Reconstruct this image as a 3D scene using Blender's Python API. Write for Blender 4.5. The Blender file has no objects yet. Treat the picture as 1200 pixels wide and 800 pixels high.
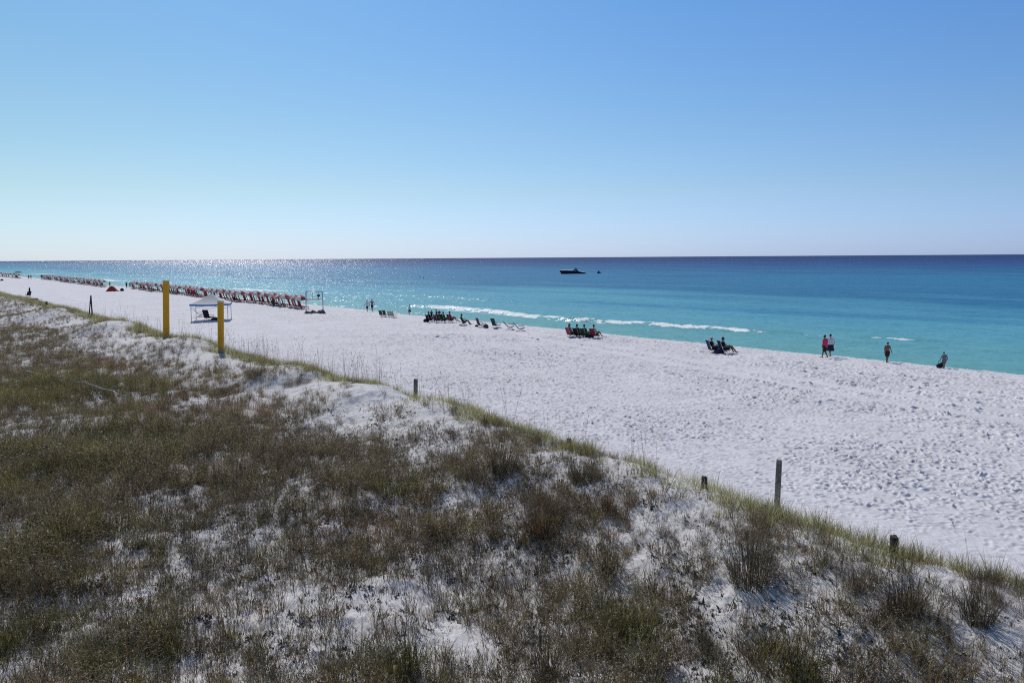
import bpy, math, random
import numpy as np
from mathutils import Vector, Matrix

random.seed(7)
RNG = np.random.default_rng(11)
sc = bpy.context.scene
COL = sc.collection
PI = math.pi
R = math.radians

# ------------------------------------------------------------------ camera
CAM_H = 7.5                      # metres above the water
PITCH, ROLL, FPX = R(6.0), R(0.382), 933.0
cF = np.array([0, math.cos(PITCH), -math.sin(PITCH)])
up0 = np.array([0, math.sin(PITCH), math.cos(PITCH)])
rt0 = np.array([1.0, 0, 0])
cR = rt0 * math.cos(ROLL) - up0 * math.sin(ROLL)
cU = up0 * math.cos(ROLL) + rt0 * math.sin(ROLL)
cam_d = bpy.data.cameras.new('camera')
cam = bpy.data.objects.new('camera', cam_d)
COL.objects.link(cam)
cam.matrix_world = Matrix(((cR[0], cU[0], -cF[0], 0), (cR[1], cU[1], -cF[1], 0),
                           (cR[2], cU[2], -cF[2], CAM_H), (0, 0, 0, 1)))
cam_d.sensor_width = 36
cam_d.lens = 28.0
cam_d.clip_start = 0.1
cam_d.clip_end = 90000
sc.camera = cam

# ------------------------------------------------------------------ light
SUN_AZ, SUN_EL = R(-20.0), R(42.0)          # azimuth from +Y towards +X
world = bpy.data.worlds.new('World')
sc.world = world
world.use_nodes = True
wn, wl = world.node_tree.nodes, world.node_tree.links
wn.clear()
sky = wn.new('ShaderNodeTexSky')
sky.sky_type = 'NISHITA'
sky.sun_disc = False
sky.sun_elevation = SUN_EL
sky.sun_rotation = SUN_AZ
sky.altitude = 0
sky.air_density = 1.0
sky.dust_density = 0.25
sky.ozone_density = 3.0
# sky tint: less yellow at the horizon, warmed overhead to make shadows less blue
geo_w = wn.new('ShaderNodeTexCoord')
sep = wn.new('ShaderNodeSeparateXYZ')
wl.new(geo_w.outputs['Generated'], sep.inputs[0])
cr_w = wn.new('ShaderNodeValToRGB')
stops_w = [(0.0, (.545, .735, 1.33)), (.018, (.572, .735, 1.22)), (.08, (.64, .755, .92)), (.156, (.625, .79, .91)), (.29, (.565, .83, 1.02)), (.5, (.72, .86, .95)), (1.0, (1.0, .95, .85))]
ew = cr_w.color_ramp.elements
ew[0].position = 0; ew[1].position = 1
for k, (p_, c_) in enumerate(stops_w):
    e_ = ew[0] if k == 0 else (ew[len(ew) - 1] if k == len(stops_w) - 1 else ew.new(p_))
    e_.color = tuple(q / 1.3 for q in c_) + (1,)
wl.new(sep.outputs['Z'], cr_w.inputs[0])
mulw = wn.new('ShaderNodeVectorMath'); mulw.operation = 'MULTIPLY'
wl.new(sky.outputs[0], mulw.inputs[0]); wl.new(cr_w.outputs[0], mulw.inputs[1])
mad = wn.new('ShaderNodeVectorMath'); mad.operation = 'MULTIPLY_ADD'
wl.new(sep.outputs['X'], mad.inputs[0])
mad.inputs[1].default_value = (-.16, -.09, .14); mad.inputs[2].default_value = (1, 1, 1)
mul2 = wn.new('ShaderNodeVectorMath'); mul2.operation = 'MULTIPLY'
wl.new(mulw.outputs[0], mul2.inputs[0]); wl.new(mad.outputs[0], mul2.inputs[1])
bg = wn.new('ShaderNodeBackground')
bg.inputs['Strength'].default_value = 0.13
wo = wn.new('ShaderNodeOutputWorld')
wl.new(mul2.outputs[0], bg.inputs['Color'])
wl.new(bg.outputs[0], wo.inputs['Surface'])

sun_d = bpy.data.lights.new('sun', 'SUN')
sun_d.energy = 3.4
sun_d.angle = R(0.53)
sun_d.color = (1.0, 0.955, 0.88)
sun = bpy.data.objects.new('sun', sun_d)
COL.objects.link(sun)
sdir = Vector((math.sin(SUN_AZ) * math.cos(SUN_EL), math.cos(SUN_AZ) * math.cos(SUN_EL), math.sin(SUN_EL)))
sun.rotation_euler = sdir.to_track_quat('Z', 'Y').to_euler()

vs = sc.view_settings
vs.view_transform = 'Standard'
vs.look = 'None'
vs.exposure = 0.0
vs.gamma = 1.0
sc.cycles.use_denoising = False
sc.cycles.use_adaptive_sampling = False
sc.cycles.pixel_filter_type = 'BLACKMAN_HARRIS'
sc.cycles.filter_width = 1.15
sc.cycles.max_bounces = 5
sc.cycles.diffuse_bounces = 3
sc.cycles.glossy_bounces = 2
sc.cycles.transmission_bounces = 2
sc.cycles.sample_clamp_indirect = 4.0
sc.cycles.sample_clamp_direct = 30.0
sc.cycles.caustics_reflective = False
sc.cycles.caustics_refractive = False

# ------------------------------------------------------------------ coordinates
# u runs along the shore away from the viewer, v runs out to sea (water edge near v = 55)
UX, UY = -0.625, 0.7806
VX, VY = 0.7806, 0.625


def uv(x, y):
    return UX * x + UY * y, VX * x + VY * y


def xy(u, v):
    return UX * u + VX * v, UY * u + VY * v


def sstep(a, b, x):
    t = np.clip((x - a) / (b - a), 0, 1)
    return t * t * (3 - 2 * t)


LAT = RNG.random((256, 256)) * 2 - 1


def vnoise(x, y):
    xi = np.floor(x); yi = np.floor(y)
    fx = x - xi; fy = y - yi
    xi = xi.astype(np.int64); yi = yi.astype(np.int64)
    fx = fx * fx * fx * (fx * (fx * 6 - 15) + 10)
    fy = fy * fy * fy * (fy * (fy * 6 - 15) + 10)
    a = LAT[xi & 255, yi & 255]; b = LAT[(xi + 1) & 255, yi & 255]
    c = LAT[xi & 255, (yi + 1) & 255]; d = LAT[(xi + 1) & 255, (yi + 1) & 255]
    return (a * (1 - fx) + b * fx) * (1 - fy) + (c * (1 - fx) + d * fx) * fy


def fbm(x, y, o=3, g=0.5):
    s = 0; a = 1.0
    for k in range(o):
        s = s + a * vnoise(x * 2 ** k + 17.3 * k, y * 2 ** k + 5.1 * k)
        a *= g
    return s


# scuffed sand: a tiling height field of old footprints
TN, TSZ = 1024, 25.6
tile = np.zeros((TN, TN))
yy, xx = np.mgrid[-16:17, -16:17] * (TSZ / TN)
for k in range(6200):
    cx, cy = RNG.integers(0, TN, 2)
    a = RNG.uniform(0, PI)
    la, lb = RNG.uniform(0.07, 0.15), RNG.uniform(0.035, 0.065)
    p = (xx * math.cos(a) + yy * math.sin(a)) / la
    q = (-xx * math.sin(a) + yy * math.cos(a)) / lb
    r2 = p * p + q * q
    dpt = RNG.uniform(0.03, 0.075)
    st = -dpt * np.exp(-r2 * 1.1) + 0.42 * dpt * np.exp(-(np.sqrt(r2) - 1.7) ** 2 * 3)
    ii = (np.arange(-16, 17) + cy) % TN
    jj = (np.arange(-16, 17) + cx) % TN
    tile[np.ix_(ii, jj)] += st


def tile_at(x, y):
    fx = x / TSZ * TN; fy = y / TSZ * TN
    xi = np.floor(fx); yi = np.floor(fy)
    fx = fx - xi; fy = fy - yi
    xi = xi.astype(np.int64) % TN; yi = yi.astype(np.int64) % TN
    x1 = (xi + 1) % TN; y1 = (yi + 1) % TN
    return (tile[yi, xi] * (1 - fx) + tile[yi, x1] * fx) * (1 - fy) + (tile[y1, xi] * (1 - fx) + tile[y1, x1] * fx) * fy


def shore_shift(u):
    return 0.5 * fbm(u / 14.0, u * 0 + 3.3, 2)


def flat_pt(px, py, z):
    d = cF + cR * (px - 600) / FPX + cU * (400 - py) / FPX
    t = (z - CAM_H) / d[2]
    return uv(d[0] * t, d[1] * t)


# line of the ridge, surveyed
CREST = sorted(flat_pt(px, py, 2.22) for px, py in ((1190, 700), (1110, 682), (1035, 664), (940, 630), (830, 594), (770, 573), (690, 546), (620, 519), (552, 494), (488, 472), (400, 450), (250, 413), (100, 373), (20, 351)))
CREST_U = np.array([c[0] for c in CREST]); CREST_V = np.array([c[1] for c in CREST])


def crest_v(u):
    return np.interp(u, CREST_U, CREST_V) + 0.10 * vnoise(u / 1.9, u * 0 + 8.5)


BUMPS = []


def terrain(x, y, fine=False):
    x = np.asarray(x, float); y = np.asarray(y, float)
    u, v = uv(x, y)
    vv = v + shore_shift(u)
    z = np.interp(vv, [-60, 20, 30, 48, 52, 55, 58, 140, 900], [1.0, 1.0, 0.98, 0.80, 0.52, 0.0, -0.4, -6, -9])
    z = z + 0.05 * fbm(u / 9, v / 5, 2) * sstep(54, 47, v)
    # dune ridge and the hollow behind it
    cv = crest_v(u)
    hc = 1.24 + 0.08 * vnoise(u / 5.0, u * 0 + 2.7) + 0.05 * vnoise(u / 1.6, u * 0 + 4.7)
    back = 0.62 + 0.16 * fbm(x / 4.0, y / 4.0, 3) + 0.07 * fbm(x / 1.1 + 9, y / 1.1, 2)
    front = hc * sstep(cv + 4.0, cv, v)
    blend = sstep(cv - 4.5, cv - 0.4, v)
    landw = back + (hc - back) * blend
    d = np.where(v > cv, front, landw)
    for (bx, by, br, bh) in BUMPS:
        q = ((x - bx) ** 2 + (y - by) ** 2) / (br * br)
        d = d + bh * np.exp(-q * q) * (v < cv + 2.5)
    z = z + d
    if fine:
        r = np.hypot(x, y)
        bmask = sstep(17.2, 20.0, v) * sstep(54.6, 51.0, v)
        amp = 1.9 + 0.9 * fbm(x / 6 + 3, y / 6, 2)
        amp = np.clip(amp, 0.9, 3.2) * np.interp(v, [18, 27, 38, 48, 53], [.62, .85, 1.0, 1.0, .7])
        # tyre tracks run as smoother strips
        tr = np.exp(-((v - TRK(u)) / 0.55) ** 4) + np.exp(-((v - TRK(u) - 2.1) / 0.55) ** 4)
        amp = amp * (1 - 0.93 * np.clip(tr, 0, 1))
        h = tile_at(x, y) * 0.62 + tile_at(x * 0.731 + y * 0.682 + 7.7, -x * 0.682 + y * 0.731 + 3.1) * 0.5
        h = h + 0.8 * tile_at(x * .43 + 3, y * .43 + 1) * sstep(26, 36, v)
        z = z + 0.98 * h * amp * bmask - 0.03 * np.clip(tr, 0, 1) * bmask
        dm = sstep(18.0, 15.5, v)
        z = z + dm * (0.035 * fbm(x / 0.45, y / 0.45, 4) + 0.55 * tile_at(x * 1.5, y * 1.5) * (0.6 + 0.8 * vnoise(x / 2, y / 2)))
    return z


def at(px, py, z=None):
    """a pixel of the 1200x800 photograph to the point of the ground (or of the level z) it shows"""
    d = cF + cR * (px - 600) / FPX + cU * (400 - py) / FPX
    zz = 0.8 if z is None else z
    for k in range(14):
        t = (zz - CAM_H) / d[2]
        x, y = d[0] * t, d[1] * t
        if z is not None:
            break
        zz = 0.5 * zz + 0.5 * max(float(terrain(x, y)), 0.0)
    return x, y, zz


def flat_pt_xy(px, py, z):
    return at(px, py, z)[:2]


def proj(x, y, z):
    dz = z - CAM_H
    a = x * cR[0] + y * cR[1] + dz * cR[2]
    b = x * cU[0] + y * cU[1] + dz * cU[2]
    c = x * cF[0] + y * cF[1] + dz * cF[2]
    return 600 + FPX * a / c, 400 - FPX * b / c, c


ta, tb = uv(*flat_pt_xy(560, 381, 0.9)), uv(*flat_pt_xy(720, 412, 0.9))


def TRK(u):
    return ta[1] + np.clip(u - ta[0], -45, 60) * (tb[1] - ta[1]) / (tb[0] - ta[0])


for (px, py, br, bh) in [(40, 372, 3.6, .45), (130, 390, 2.6, .5), (215, 412, 2.2, .4), (330, 448, 2.0, .42), (420, 470, 1.6, .25),
                         (520, 486, 1.6, .2), (700, 560, 1.5, .15), (790, 590, 1.5, .10),
                         (900, 665, 1.3, .10), (580, 560, 1.5, .15)]:
    bx, by, _ = at(px, py, 1.9)
    BUMPS.append((bx, by, br, bh))


# ------------------------------------------------------------------ materials
def srgb(r, g, b):
    f = lambda c: c / 12.92 if c <= 0.04045 else ((c + 0.055) / 1.055) ** 2.4
    return (f(r / 255), f(g / 255), f(b / 255), 1)


MATS = {}


def mat(name, col, rough=0.7, var=0.12, scale=30.0, metal=0.0, spec=0.3, trans=0.0):
    """procedural paint / cloth / wood: base colour broken up by noise"""
    if name in MATS:
        return MATS[name]
    m = bpy.data.materials.new(name)
    m.use_nodes = True
    n, l = m.node_tree.nodes, m.node_tree.links
    b = n['Principled BSDF']
    tc = n.new('ShaderNodeTexCoord')
    no = n.new('ShaderNodeTexNoise')
    no.inputs['Scale'].default_value = scale
    no.inputs['Detail'].default_value = 3
    l.new(tc.outputs['Object'], no.inputs['Vector'])
    mr = n.new('ShaderNodeMapRange')
    mr.inputs['From Min'].default_value = 0.3
    mr.inputs['From Max'].default_value = 0.7
    mr.inputs['To Min'].default_value = 1 - var * 2
    mr.inputs['To Max'].default_value = 1 + var
    l.new(no.outputs['Fac'], mr.inputs['Value'])
    mx = n.new('ShaderNodeVectorMath')
    mx.operation = 'SCALE'
    mx.inputs[0].default_value = col[:3]
    l.new(mr.outputs[0], mx.inputs['Scale'])
    l.new(mx.outputs[0], b.inputs['Base Color'])
    b.inputs['Roughness'].default_value = rough
    b.inputs['Metallic'].default_value = metal
    b.inputs['Specular IOR Level'].default_value = spec
    if trans:
        tr = n.new('ShaderNodeBsdfTranslucent')
        l.new(mx.outputs[0], tr.inputs['Color'])
        ms = n.new('ShaderNodeMixShader')
        ms.inputs[0].default_value = trans
        out = n['Material Output']
        l.new(b.outputs[0], ms.inputs[1])
        l.new(tr.outputs[0], ms.inputs[2])
        l.new(ms.outputs[0], out.inputs['Surface'])
    MATS[name] = m
    return m


def sand_material():
    m = bpy.data.materials.new('white_sand')
    m.use_nodes = True
    n, l = m.node_tree.nodes, m.node_tree.links
    b = n['Principled BSDF']
    geo = n.new('ShaderNodeNewGeometry')
    at_ = n.new('ShaderNodeAttribute'); at_.attribute_name = 'dune'
    mixz = n.new('ShaderNodeMix'); mixz.data_type = 'RGBA'
    mixz.inputs[6].default_value = (0.665, 0.645, 0.685, 1)      # beach, cool white quartz sand
    mixz.inputs[7].default_value = (0.635, 0.61, 0.615, 1)      # dune
    l.new(at_.outputs['Fac'], mixz.inputs[0])
    n1 = n.new('ShaderNodeTexNoise'); n1.inputs['Scale'].default_value = 0.35; n1.inputs['Detail'].default_value = 5
    n2 = n.new('ShaderNodeTexNoise'); n2.inputs['Scale'].default_value = 14; n2.inputs['Detail'].default_value = 4
    n2.inputs['Roughness'].default_value = 0.7
    l.new(geo.outputs['Position'], n1.inputs['Vector'])
    l.new(geo.outputs['Position'], n2.inputs['Vector'])
    a1 = n.new('ShaderNodeMapRange'); a1.inputs[1].default_value = .3; a1.inputs[2].default_value = .7
    a1.inputs[3].default_value = .93; a1.inputs[4].default_value = 1.05
    l.new(n1.outputs['Fac'], a1.inputs[0])
    a2 = n.new('ShaderNodeMapRange'); a2.inputs[1].default_value = .3; a2.inputs[2].default_value = .7
    a2.inputs[3].default_value = .88; a2.inputs[4].default_value = 1.10
    l.new(n2.outputs['Fac'], a2.inputs[0])
    mu = n.new('ShaderNodeMath'); mu.operation = 'MULTIPLY'
    n3 = n.new('ShaderNodeTexNoise'); n3.inputs['Scale'].default_value = 2.2; n3.inputs['Detail'].default_value = 5
    n3.inputs['Roughness'].default_value = 0.75
    l.new(geo.outputs['Position'], n3.inputs['Vector'])
    a3 = n.new('ShaderNodeMapRange'); a3.inputs[1].default_value = .36; a3.inputs[2].default_value = .5
    a3.inputs[3].default_value = .80; a3.inputs[4].default_value = 1.0
    l.new(n3.outputs['Fac'], a3.inputs[0])
    m3 = n.new('ShaderNodeMath'); m3.operation = 'MULTIPLY'
    l.new(a2.outputs[0], m3.inputs[0]); l.new(a3.outputs[0], m3.inputs[1])
    l.new(a1.outputs[0], mu.inputs[0]); l.new(m3.outputs[0], mu.inputs[1])
    scl = n.new('ShaderNodeVectorMath'); scl.operation = 'SCALE'
    l.new(mixz.outputs[2], scl.inputs[0]); l.new(mu.outputs[0], scl.inputs['Scale'])
    # damp strip beside the water
    wet = n.new('ShaderNodeAttribute'); wet.attribute_name = 'wet'
    mw = n.new('ShaderNodeMix'); mw.data_type = 'RGBA'
    mw.inputs[7].default_value = (0.36, 0.37, 0.38, 1)
    l.new(wet.outputs['Fac'], mw.inputs[0]); l.new(scl.outputs[0], mw.inputs[6])
    l.new(mw.outputs[2], b.inputs['Base Color'])
    b.inputs['Roughness'].default_value = 0.92
    b.inputs['Specular IOR Level'].default_value = 0.15
    bp = n.new('ShaderNodeBump'); bp.inputs['Strength'].default_value = 0.6; bp.inputs['Distance'].default_value = 0.02
    l.new(n2.outputs['Fac'], bp.inputs['Height'])
    l.new(bp.outputs[0], b.inputs['Normal'])
    return m


def water_material():
    m = bpy.data.materials.new('sea_water')
    m.use_nodes = True
    n, l = m.node_tree.nodes, m.node_tree.links
    b = n['Principled BSDF']
    geo = n.new('ShaderNodeNewGeometry')

    def vm(op, *a):
        k = n.new('ShaderNodeVectorMath'); k.operation = op
        for i, x in enumerate(a):
            if isinstance(x, tuple):
                k.inputs[i].default_value = x
            elif isinstance(x, (int, float)):
                k.inputs['Scale'].default_value = x
            else:
                l.new(x, k.inputs[i])
        return k.outputs[1] if op in ('DOT_PRODUCT',) else k.outputs[0]

    def ma(op, a, c=None, clamp=False):
        k = n.new('ShaderNodeMath'); k.operation = op; k.use_clamp = clamp
        for i, x in enumerate((a, c)):
            if x is None:
                continue
            if isinstance(x, (int, float)):
                k.inputs[i].default_value = x
            else:
                l.new(x, k.inputs[i])
        return k.outputs[0]
    P = geo.outputs['Position']
    u = vm('DOT_PRODUCT', P, (UX, UY, 0))
    v = vm('DOT_PRODUCT', P, (VX, VY, 0))
    comb = n.new('ShaderNodeCombineXYZ')
    l.new(ma('MULTIPLY', u, 0.012), comb.inputs[0]); l.new(ma('MULTIPLY', v, 0.06), comb.inputs[1])
    pn = n.new('ShaderNodeTexNoise'); pn.inputs['Scale'].default_value = 1.0; pn.inputs['Detail'].default_value = 5
    l.new(comb.outputs[0], pn.inputs['Vector'])
    pat = ma('MULTIPLY', ma('SUBTRACT', pn.outputs['Fac'], 0.5), 0.35)
    vo = ma('MAXIMUM', ma('SUBTRACT', v, 53.0), 1.0)
    f = ma('MULTIPLY', ma('LOGARITHM', vo, 10.0), 0.25)
    f = ma('ADD', f, pat, True)
    cr = n.new('ShaderNodeValToRGB')
    el = cr.color_ramp.elements
    stops = WATER_STOPS
    el[0].position = stops[0][0]; el[0].color = stops[0][1]
    el[1].position = stops[-1][0]; el[1].color = stops[-1][1]
    for p_, c_ in stops[1:-1]:
        e = el.new(p_); e.color = c_
    l.new(f, cr.inputs[0])
    # foam
    fa = n.new('ShaderNodeAttribute'); fa.attribute_name = 'foam'
    fn = n.new('ShaderNodeTexNoise'); fn.inputs['Scale'].default_value = 0.7; fn.inputs['Detail'].default_value = 7
    fn.inputs['Roughness'].default_value = 0.72
    st = n.new('ShaderNodeCombineXYZ')
    l.new(ma('MULTIPLY', u, 0.55), st.inputs[0]); l.new(ma('MULTIPLY', v, 1.0), st.inputs[1])
    l.new(st.outputs[0], fn.inputs['Vector'])
    ff = ma('ADD', ma('SUBTRACT', fa.outputs['Fac'], 0.5), ma('MULTIPLY', ma('SUBTRACT', fn.outputs['Fac'], 0.555), 4.4))
    ff = ma('MULTIPLY', ff, 4.0, True)
    ff = ma('MULTIPLY', ff, ma('MULTIPLY', fa.outputs['Fac'], 4.0, True))
    mx = n.new('ShaderNodeMix'); mx.data_type = 'RGBA'
    mx.inputs[7].default_value = (0.80, 0.82, 0.84, 1)
    l.new(ff, mx.inputs[0]); l.new(cr.outputs[0], mx.inputs[6])
    b.inputs['Specular IOR Level'].default_value = 0.0
    l.new(mx.outputs[2], b.inputs['Base Color'])
    rg = n.new('ShaderNodeMapRange'); l.new(ff, rg.inputs[0])
    rg.inputs[3].default_value = 0.24; rg.inputs[4].default_value = 0.8
    b.inputs['Roughness'].default_value = 1.0
    gl = n.new('ShaderNodeBsdfGlossy')
    l.new(rg.outputs[0], gl.inputs['Roughness'])
    b.inputs['IOR'].default_value = 1.33
    b.inputs['Specular IOR Level'].default_value = 0.28
    # random facets of wind ripples, three sizes
    acc = None
    for sc_, k_ in ((0.22, 0.35), (0.9, 1.2), (3.5, 1.9)):
        t = n.new('ShaderNodeTexNoise'); t.inputs['Scale'].default_value = sc_; t.inputs['Detail'].default_value = 2
        t.inputs['Roughness'].default_value = 0.6
        l.new(vm('MULTIPLY', P, (1.0, 1.0, 1.0)), t.inputs['Vector'])
        d = vm('SCALE', vm('SUBTRACT', t.outputs['Color'], (0.5, 0.5, 0.5)), k_)
        acc = d if acc is None else vm('ADD', acc, d)
    sa, ca = math.sin(SUN_AZ), math.cos(SUN_AZ)
    al = vm('DOT_PRODUCT', acc, (sa, ca, 0)); cx = vm('DOT_PRODUCT', acc, (ca, -sa, 0))
    # ripple slopes shaped for the glitter: steeper along the sun's azimuth, calmer inshore
    calm = n.new('ShaderNodeMapRange'); l.new(v, calm.inputs[0]); calm.inputs[1].default_value = 60; calm.inputs[2].default_value = 900
    calm.inputs[3].default_value = 0.72; calm.inputs[4].default_value = 1.75
    al = ma('MULTIPLY', al, calm.outputs[0]); cx = ma('MULTIPLY', cx, 0.62)
    cc = n.new('ShaderNodeCombineXYZ')
    l.new(ma('ADD', ma('MULTIPLY', al, sa), ma('MULTIPLY', cx, ca)), cc.inputs[0])
    l.new(ma('SUBTRACT', ma('MULTIPLY', al, ca), ma('MULTIPLY', cx, sa)), cc.inputs[1])
    acc = cc.outputs[0]
    nn = vm('NORMALIZE', vm('ADD', geo.outputs['Normal'], acc))
    l.new(nn, gl.inputs['Normal'])
    # the body colour is lit through the surface, so it takes only a part of the ripple tilt
    nb = vm('NORMALIZE', vm('ADD', geo.outputs['Normal'], vm('SCALE', acc, 0.45)))
    l.new(nb, b.inputs['Normal'])
    ms = n.new('ShaderNodeMixShader'); ms.inputs[0].default_value = 0.085
    l.new(b.outputs[0], ms.inputs[1]); l.new(gl.outputs[0], ms.inputs[2])
    l.new(ms.outputs[0], n['Material Output'].inputs['Surface'])
    return m


WATER_STOPS = [(0.0, (0.135, 0.37, 0.36, 1)), (0.16, (0.125, 0.355, 0.375, 1)), (0.30, (0.105, 0.345, 0.42, 1)),
               (0.41, (0.072, 0.31, 0.44, 1)), (0.50, (0.014, 0.155, 0.31, 1)), (0.57, (0.018, 0.175, 0.34, 1)), (0.68, (0.006, 0.080, 0.24, 1)),
               (0.78, (0.003, 0.034, 0.155, 1)), (1.0, (0.003, 0.024, 0.12, 1))]


def foliage_mat(name, c_lo, c_hi, trans=0.3):
    m = bpy.data.materials.new(name)
    m.use_nodes = True
    n, l = m.node_tree.nodes, m.node_tree.links
    b = n['Principled BSDF']
    ta_ = n.new('ShaderNodeAttribute'); ta_.attribute_type = 'INSTANCER'; ta_.attribute_name = 'tint'
    tb_ = n.new('ShaderNodeAttribute'); tb_.attribute_name = 'blade'
    ad = n.new('ShaderNodeMath'); ad.operation = 'ADD'; ad.use_clamp = True
    sb = n.new('ShaderNodeMath'); sb.operation = 'MULTIPLY_ADD'
    sb.inputs[1].default_value = 1.0; sb.inputs[2].default_value = -0.5
    l.new(tb_.outputs['Fac'], sb.inputs[0])
    l.new(ta_.outputs['Fac'], ad.inputs[0]); l.new(sb.outputs[0], ad.inputs[1])
    mx = n.new('ShaderNodeMix'); mx.data_type = 'RGBA'
    mx.inputs[6].default_value = c_lo; mx.inputs[7].default_value = c_hi
    l.new(ad.outputs[0], mx.inputs[0])
    l.new(mx.outputs[2], b.inputs['Base Color'])
    b.inputs['Roughness'].default_value = 0.55
    b.inputs['Specular IOR Level'].default_value = 0.3
    tr = n.new('ShaderNodeBsdfTranslucent'); l.new(mx.outputs[2], tr.inputs['Color'])
    ms = n.new('ShaderNodeMixShader'); ms.inputs[0].default_value = trans
    l.new(b.outputs[0], ms.inputs[1]); l.new(tr.outputs[0], ms.inputs[2])
    l.new(ms.outputs[0], n['Material Output'].inputs['Surface'])
    return m


# ------------------------------------------------------------------ mesh helpers
class MB:
    def __init__(s):
        s.v, s.f, s.m = [], [], []

    def add(s, vs_, fs_, mi=0):
        o = len(s.v)
        s.v += [tuple(p) for p in vs_]
        s.f += [tuple(i + o for i in f) for f in fs_]
        s.m += [mi] * len(fs_)
        return s

    def box(s, c, size, rot=None, mi=0, bev=0.0):
        hx, hy, hz = size[0] / 2, size[1] / 2, size[2] / 2
        M = rot if rot is not None else Matrix.Identity(3)
        c = Vector(c)
        if bev <= 0:
            pts = [Vector((sx * hx, sy * hy, sz * hz)) for sx in (-1, 1) for sy in (-1, 1) for sz in (-1, 1)]
            fs_ = [(0, 1, 3, 2), (4, 6, 7, 5), (0, 4, 5, 1), (2, 3, 7, 6), (0, 2, 6, 4), (1, 5, 7, 3)]
            return s.add([c + M @ p for p in pts], fs_, mi)
        b = bev
        lv = []
        for z, k in ((-hz, b), (-hz + b, 0), (hz - b, 0), (hz, b)):
            x, y = hx - k, hy - k
            lv.append([(-x, -y + (b - k) * 0, z), (x, -y, z), (x, y, z), (-x, y, z)])
        pts = [Vector(p) for r_ in lv for p in r_]
        fs_ = [(3, 2, 1, 0), (12, 13, 14, 15)]
        for r_ in range(3):
            for k in range(4):
                a, d = r_ * 4 + k, r_ * 4 + (k + 1) % 4
                fs_.append((a, d, d + 4, a + 4))
        return s.add([c + M @ p for p in pts], fs_, mi)

    def tube(s, p0, p1, r0, r1=None, n=8, mi=0, cap=True):
        r1 = r0 if r1 is None else r1
        p0, p1 = Vector(p0), Vector(p1)
        d = (p1 - p0)
        q = d.to_track_quat('Z', 'Y').to_matrix()
        pts = []
        for p, r_ in ((p0, r0), (p1, r1)):
            for k in range(n):
                a = 2 * PI * k / n
                pts.append(p + q @ Vector((r_ * math.cos(a), r_ * math.sin(a), 0)))
        fs_ = [(k, (k + 1) % n, n + (k + 1) % n, n + k) for k in range(n)]
        if cap:
            fs_ += [tuple(range(n - 1, -1, -1)), tuple(range(n, 2 * n))]
        return s.add(pts, fs_, mi)

    def sphere(s, c, r, sx=1, sy=1, sz=1, n=10, m=6, mi=0, rot=None):
        c = Vector(c)
        M = rot if rot is not None else Matrix.Identity(3)
        pts = [c + M @ Vector((0, 0, -r * sz))]
        for j in range(1, m):
            t = -PI / 2 + PI * j / m
            for k in range(n):
                a = 2 * PI * k / n
                pts.append(c + M @ Vector((r * sx * math.cos(t) * math.cos(a), r * sy * math.cos(t) * math.sin(a), r * sz * math.sin(t))))
        pts.append(c + M @ Vector((0, 0, r * sz)))
        fs_ = [(0, 1 + (k + 1) % n, 1 + k) for k in range(n)]
        for j in range(m - 2):
            for k in range(n):
                a, d = 1 + j * n + k, 1 + j * n + (k + 1) % n
                fs_.append((a, d, d + n, a + n))
        e = len(pts) - 1
        fs_ += [(e, 1 + (m - 2) * n + k, 1 + (m - 2) * n + (k + 1) % n) for k in range(n)]
        return s.add(pts, fs_, mi)

    def sheet(s, c, ex, ey, t, mi=0, sag=0.0, n=5):
        """cloth panel: centre, half-edge vectors, thickness, sag"""
        c, ex, ey = Vector(c), Vector(ex), Vector(ey)
        nz = ex.cross(ey).normalized()
        top, fs_ = [], []
        for side in (0.5, -0.5):
            for j in range(n):
                for i in range(n):
                    a, b_ = -1 + 2 * i / (n - 1), -1 + 2 * j / (n - 1)
                    top.append(c + ex * a + ey * b_ + nz * (side * t - sag * (1 - a * a) * (1 - b_ * b_)))
        N = n * n
        for j in range(n - 1):
            for i in range(n - 1):
                a = j * n + i
                fs_.append((a, a + 1, a + n + 1, a + n))
                fs_.append((N + a, N + a + n, N + a + n + 1, N + a + 1))
        edge = [i for i in range(n)] + [j * n + n - 1 for j in range(1, n)] + [(n - 1) * n + i for i in range(n - 2, -1, -1)] + [j * n for j in range(n - 2, 0, -1)]
        for k in range(len(edge)):
            a, b_ = edge[k], edge[(k + 1) % len(edge)]
            fs_.append((a, N + a, N + b_, b_))
        return s.add(top, fs_, mi)

    def build(s, name, mats, parent=None, smooth=False):
        me = bpy.data.meshes.new(name)
        me.from_pydata(s.v, [], s.f)
        for m_ in (mats if isinstance(mats, (list, tuple)) else [mats]):
            me.materials.append(m_)
        me.polygons.foreach_set('material_index', s.m)
        if smooth:
            me.polygons.foreach_set('use_smooth', [True] * len(s.f))
        me.update()
        o = bpy.data.objects.new(name, me)
        COL.objects.link(o)
        if parent is not None:
            o.parent = parent
        return o


def tag(o, label=None, cat=None, group=None, kind=None):
    if label: o['label'] = label
    if cat: o['category'] = cat
    if group: o['group'] = group
    if kind: o['kind'] = kind
    return o


def empty(name, loc, rz=0.0, label=None, cat=None, group=None):
    o = bpy.data.objects.new(name, None)
    COL.objects.link(o)
    o.location = loc
    o.rotation_euler = (0, 0, rz)
    o.empty_display_size = 0.2
    return tag(o, label, cat, group)


def children_of(o, reg={}):
    return [c for c in COL.objects if c.parent == o]


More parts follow.
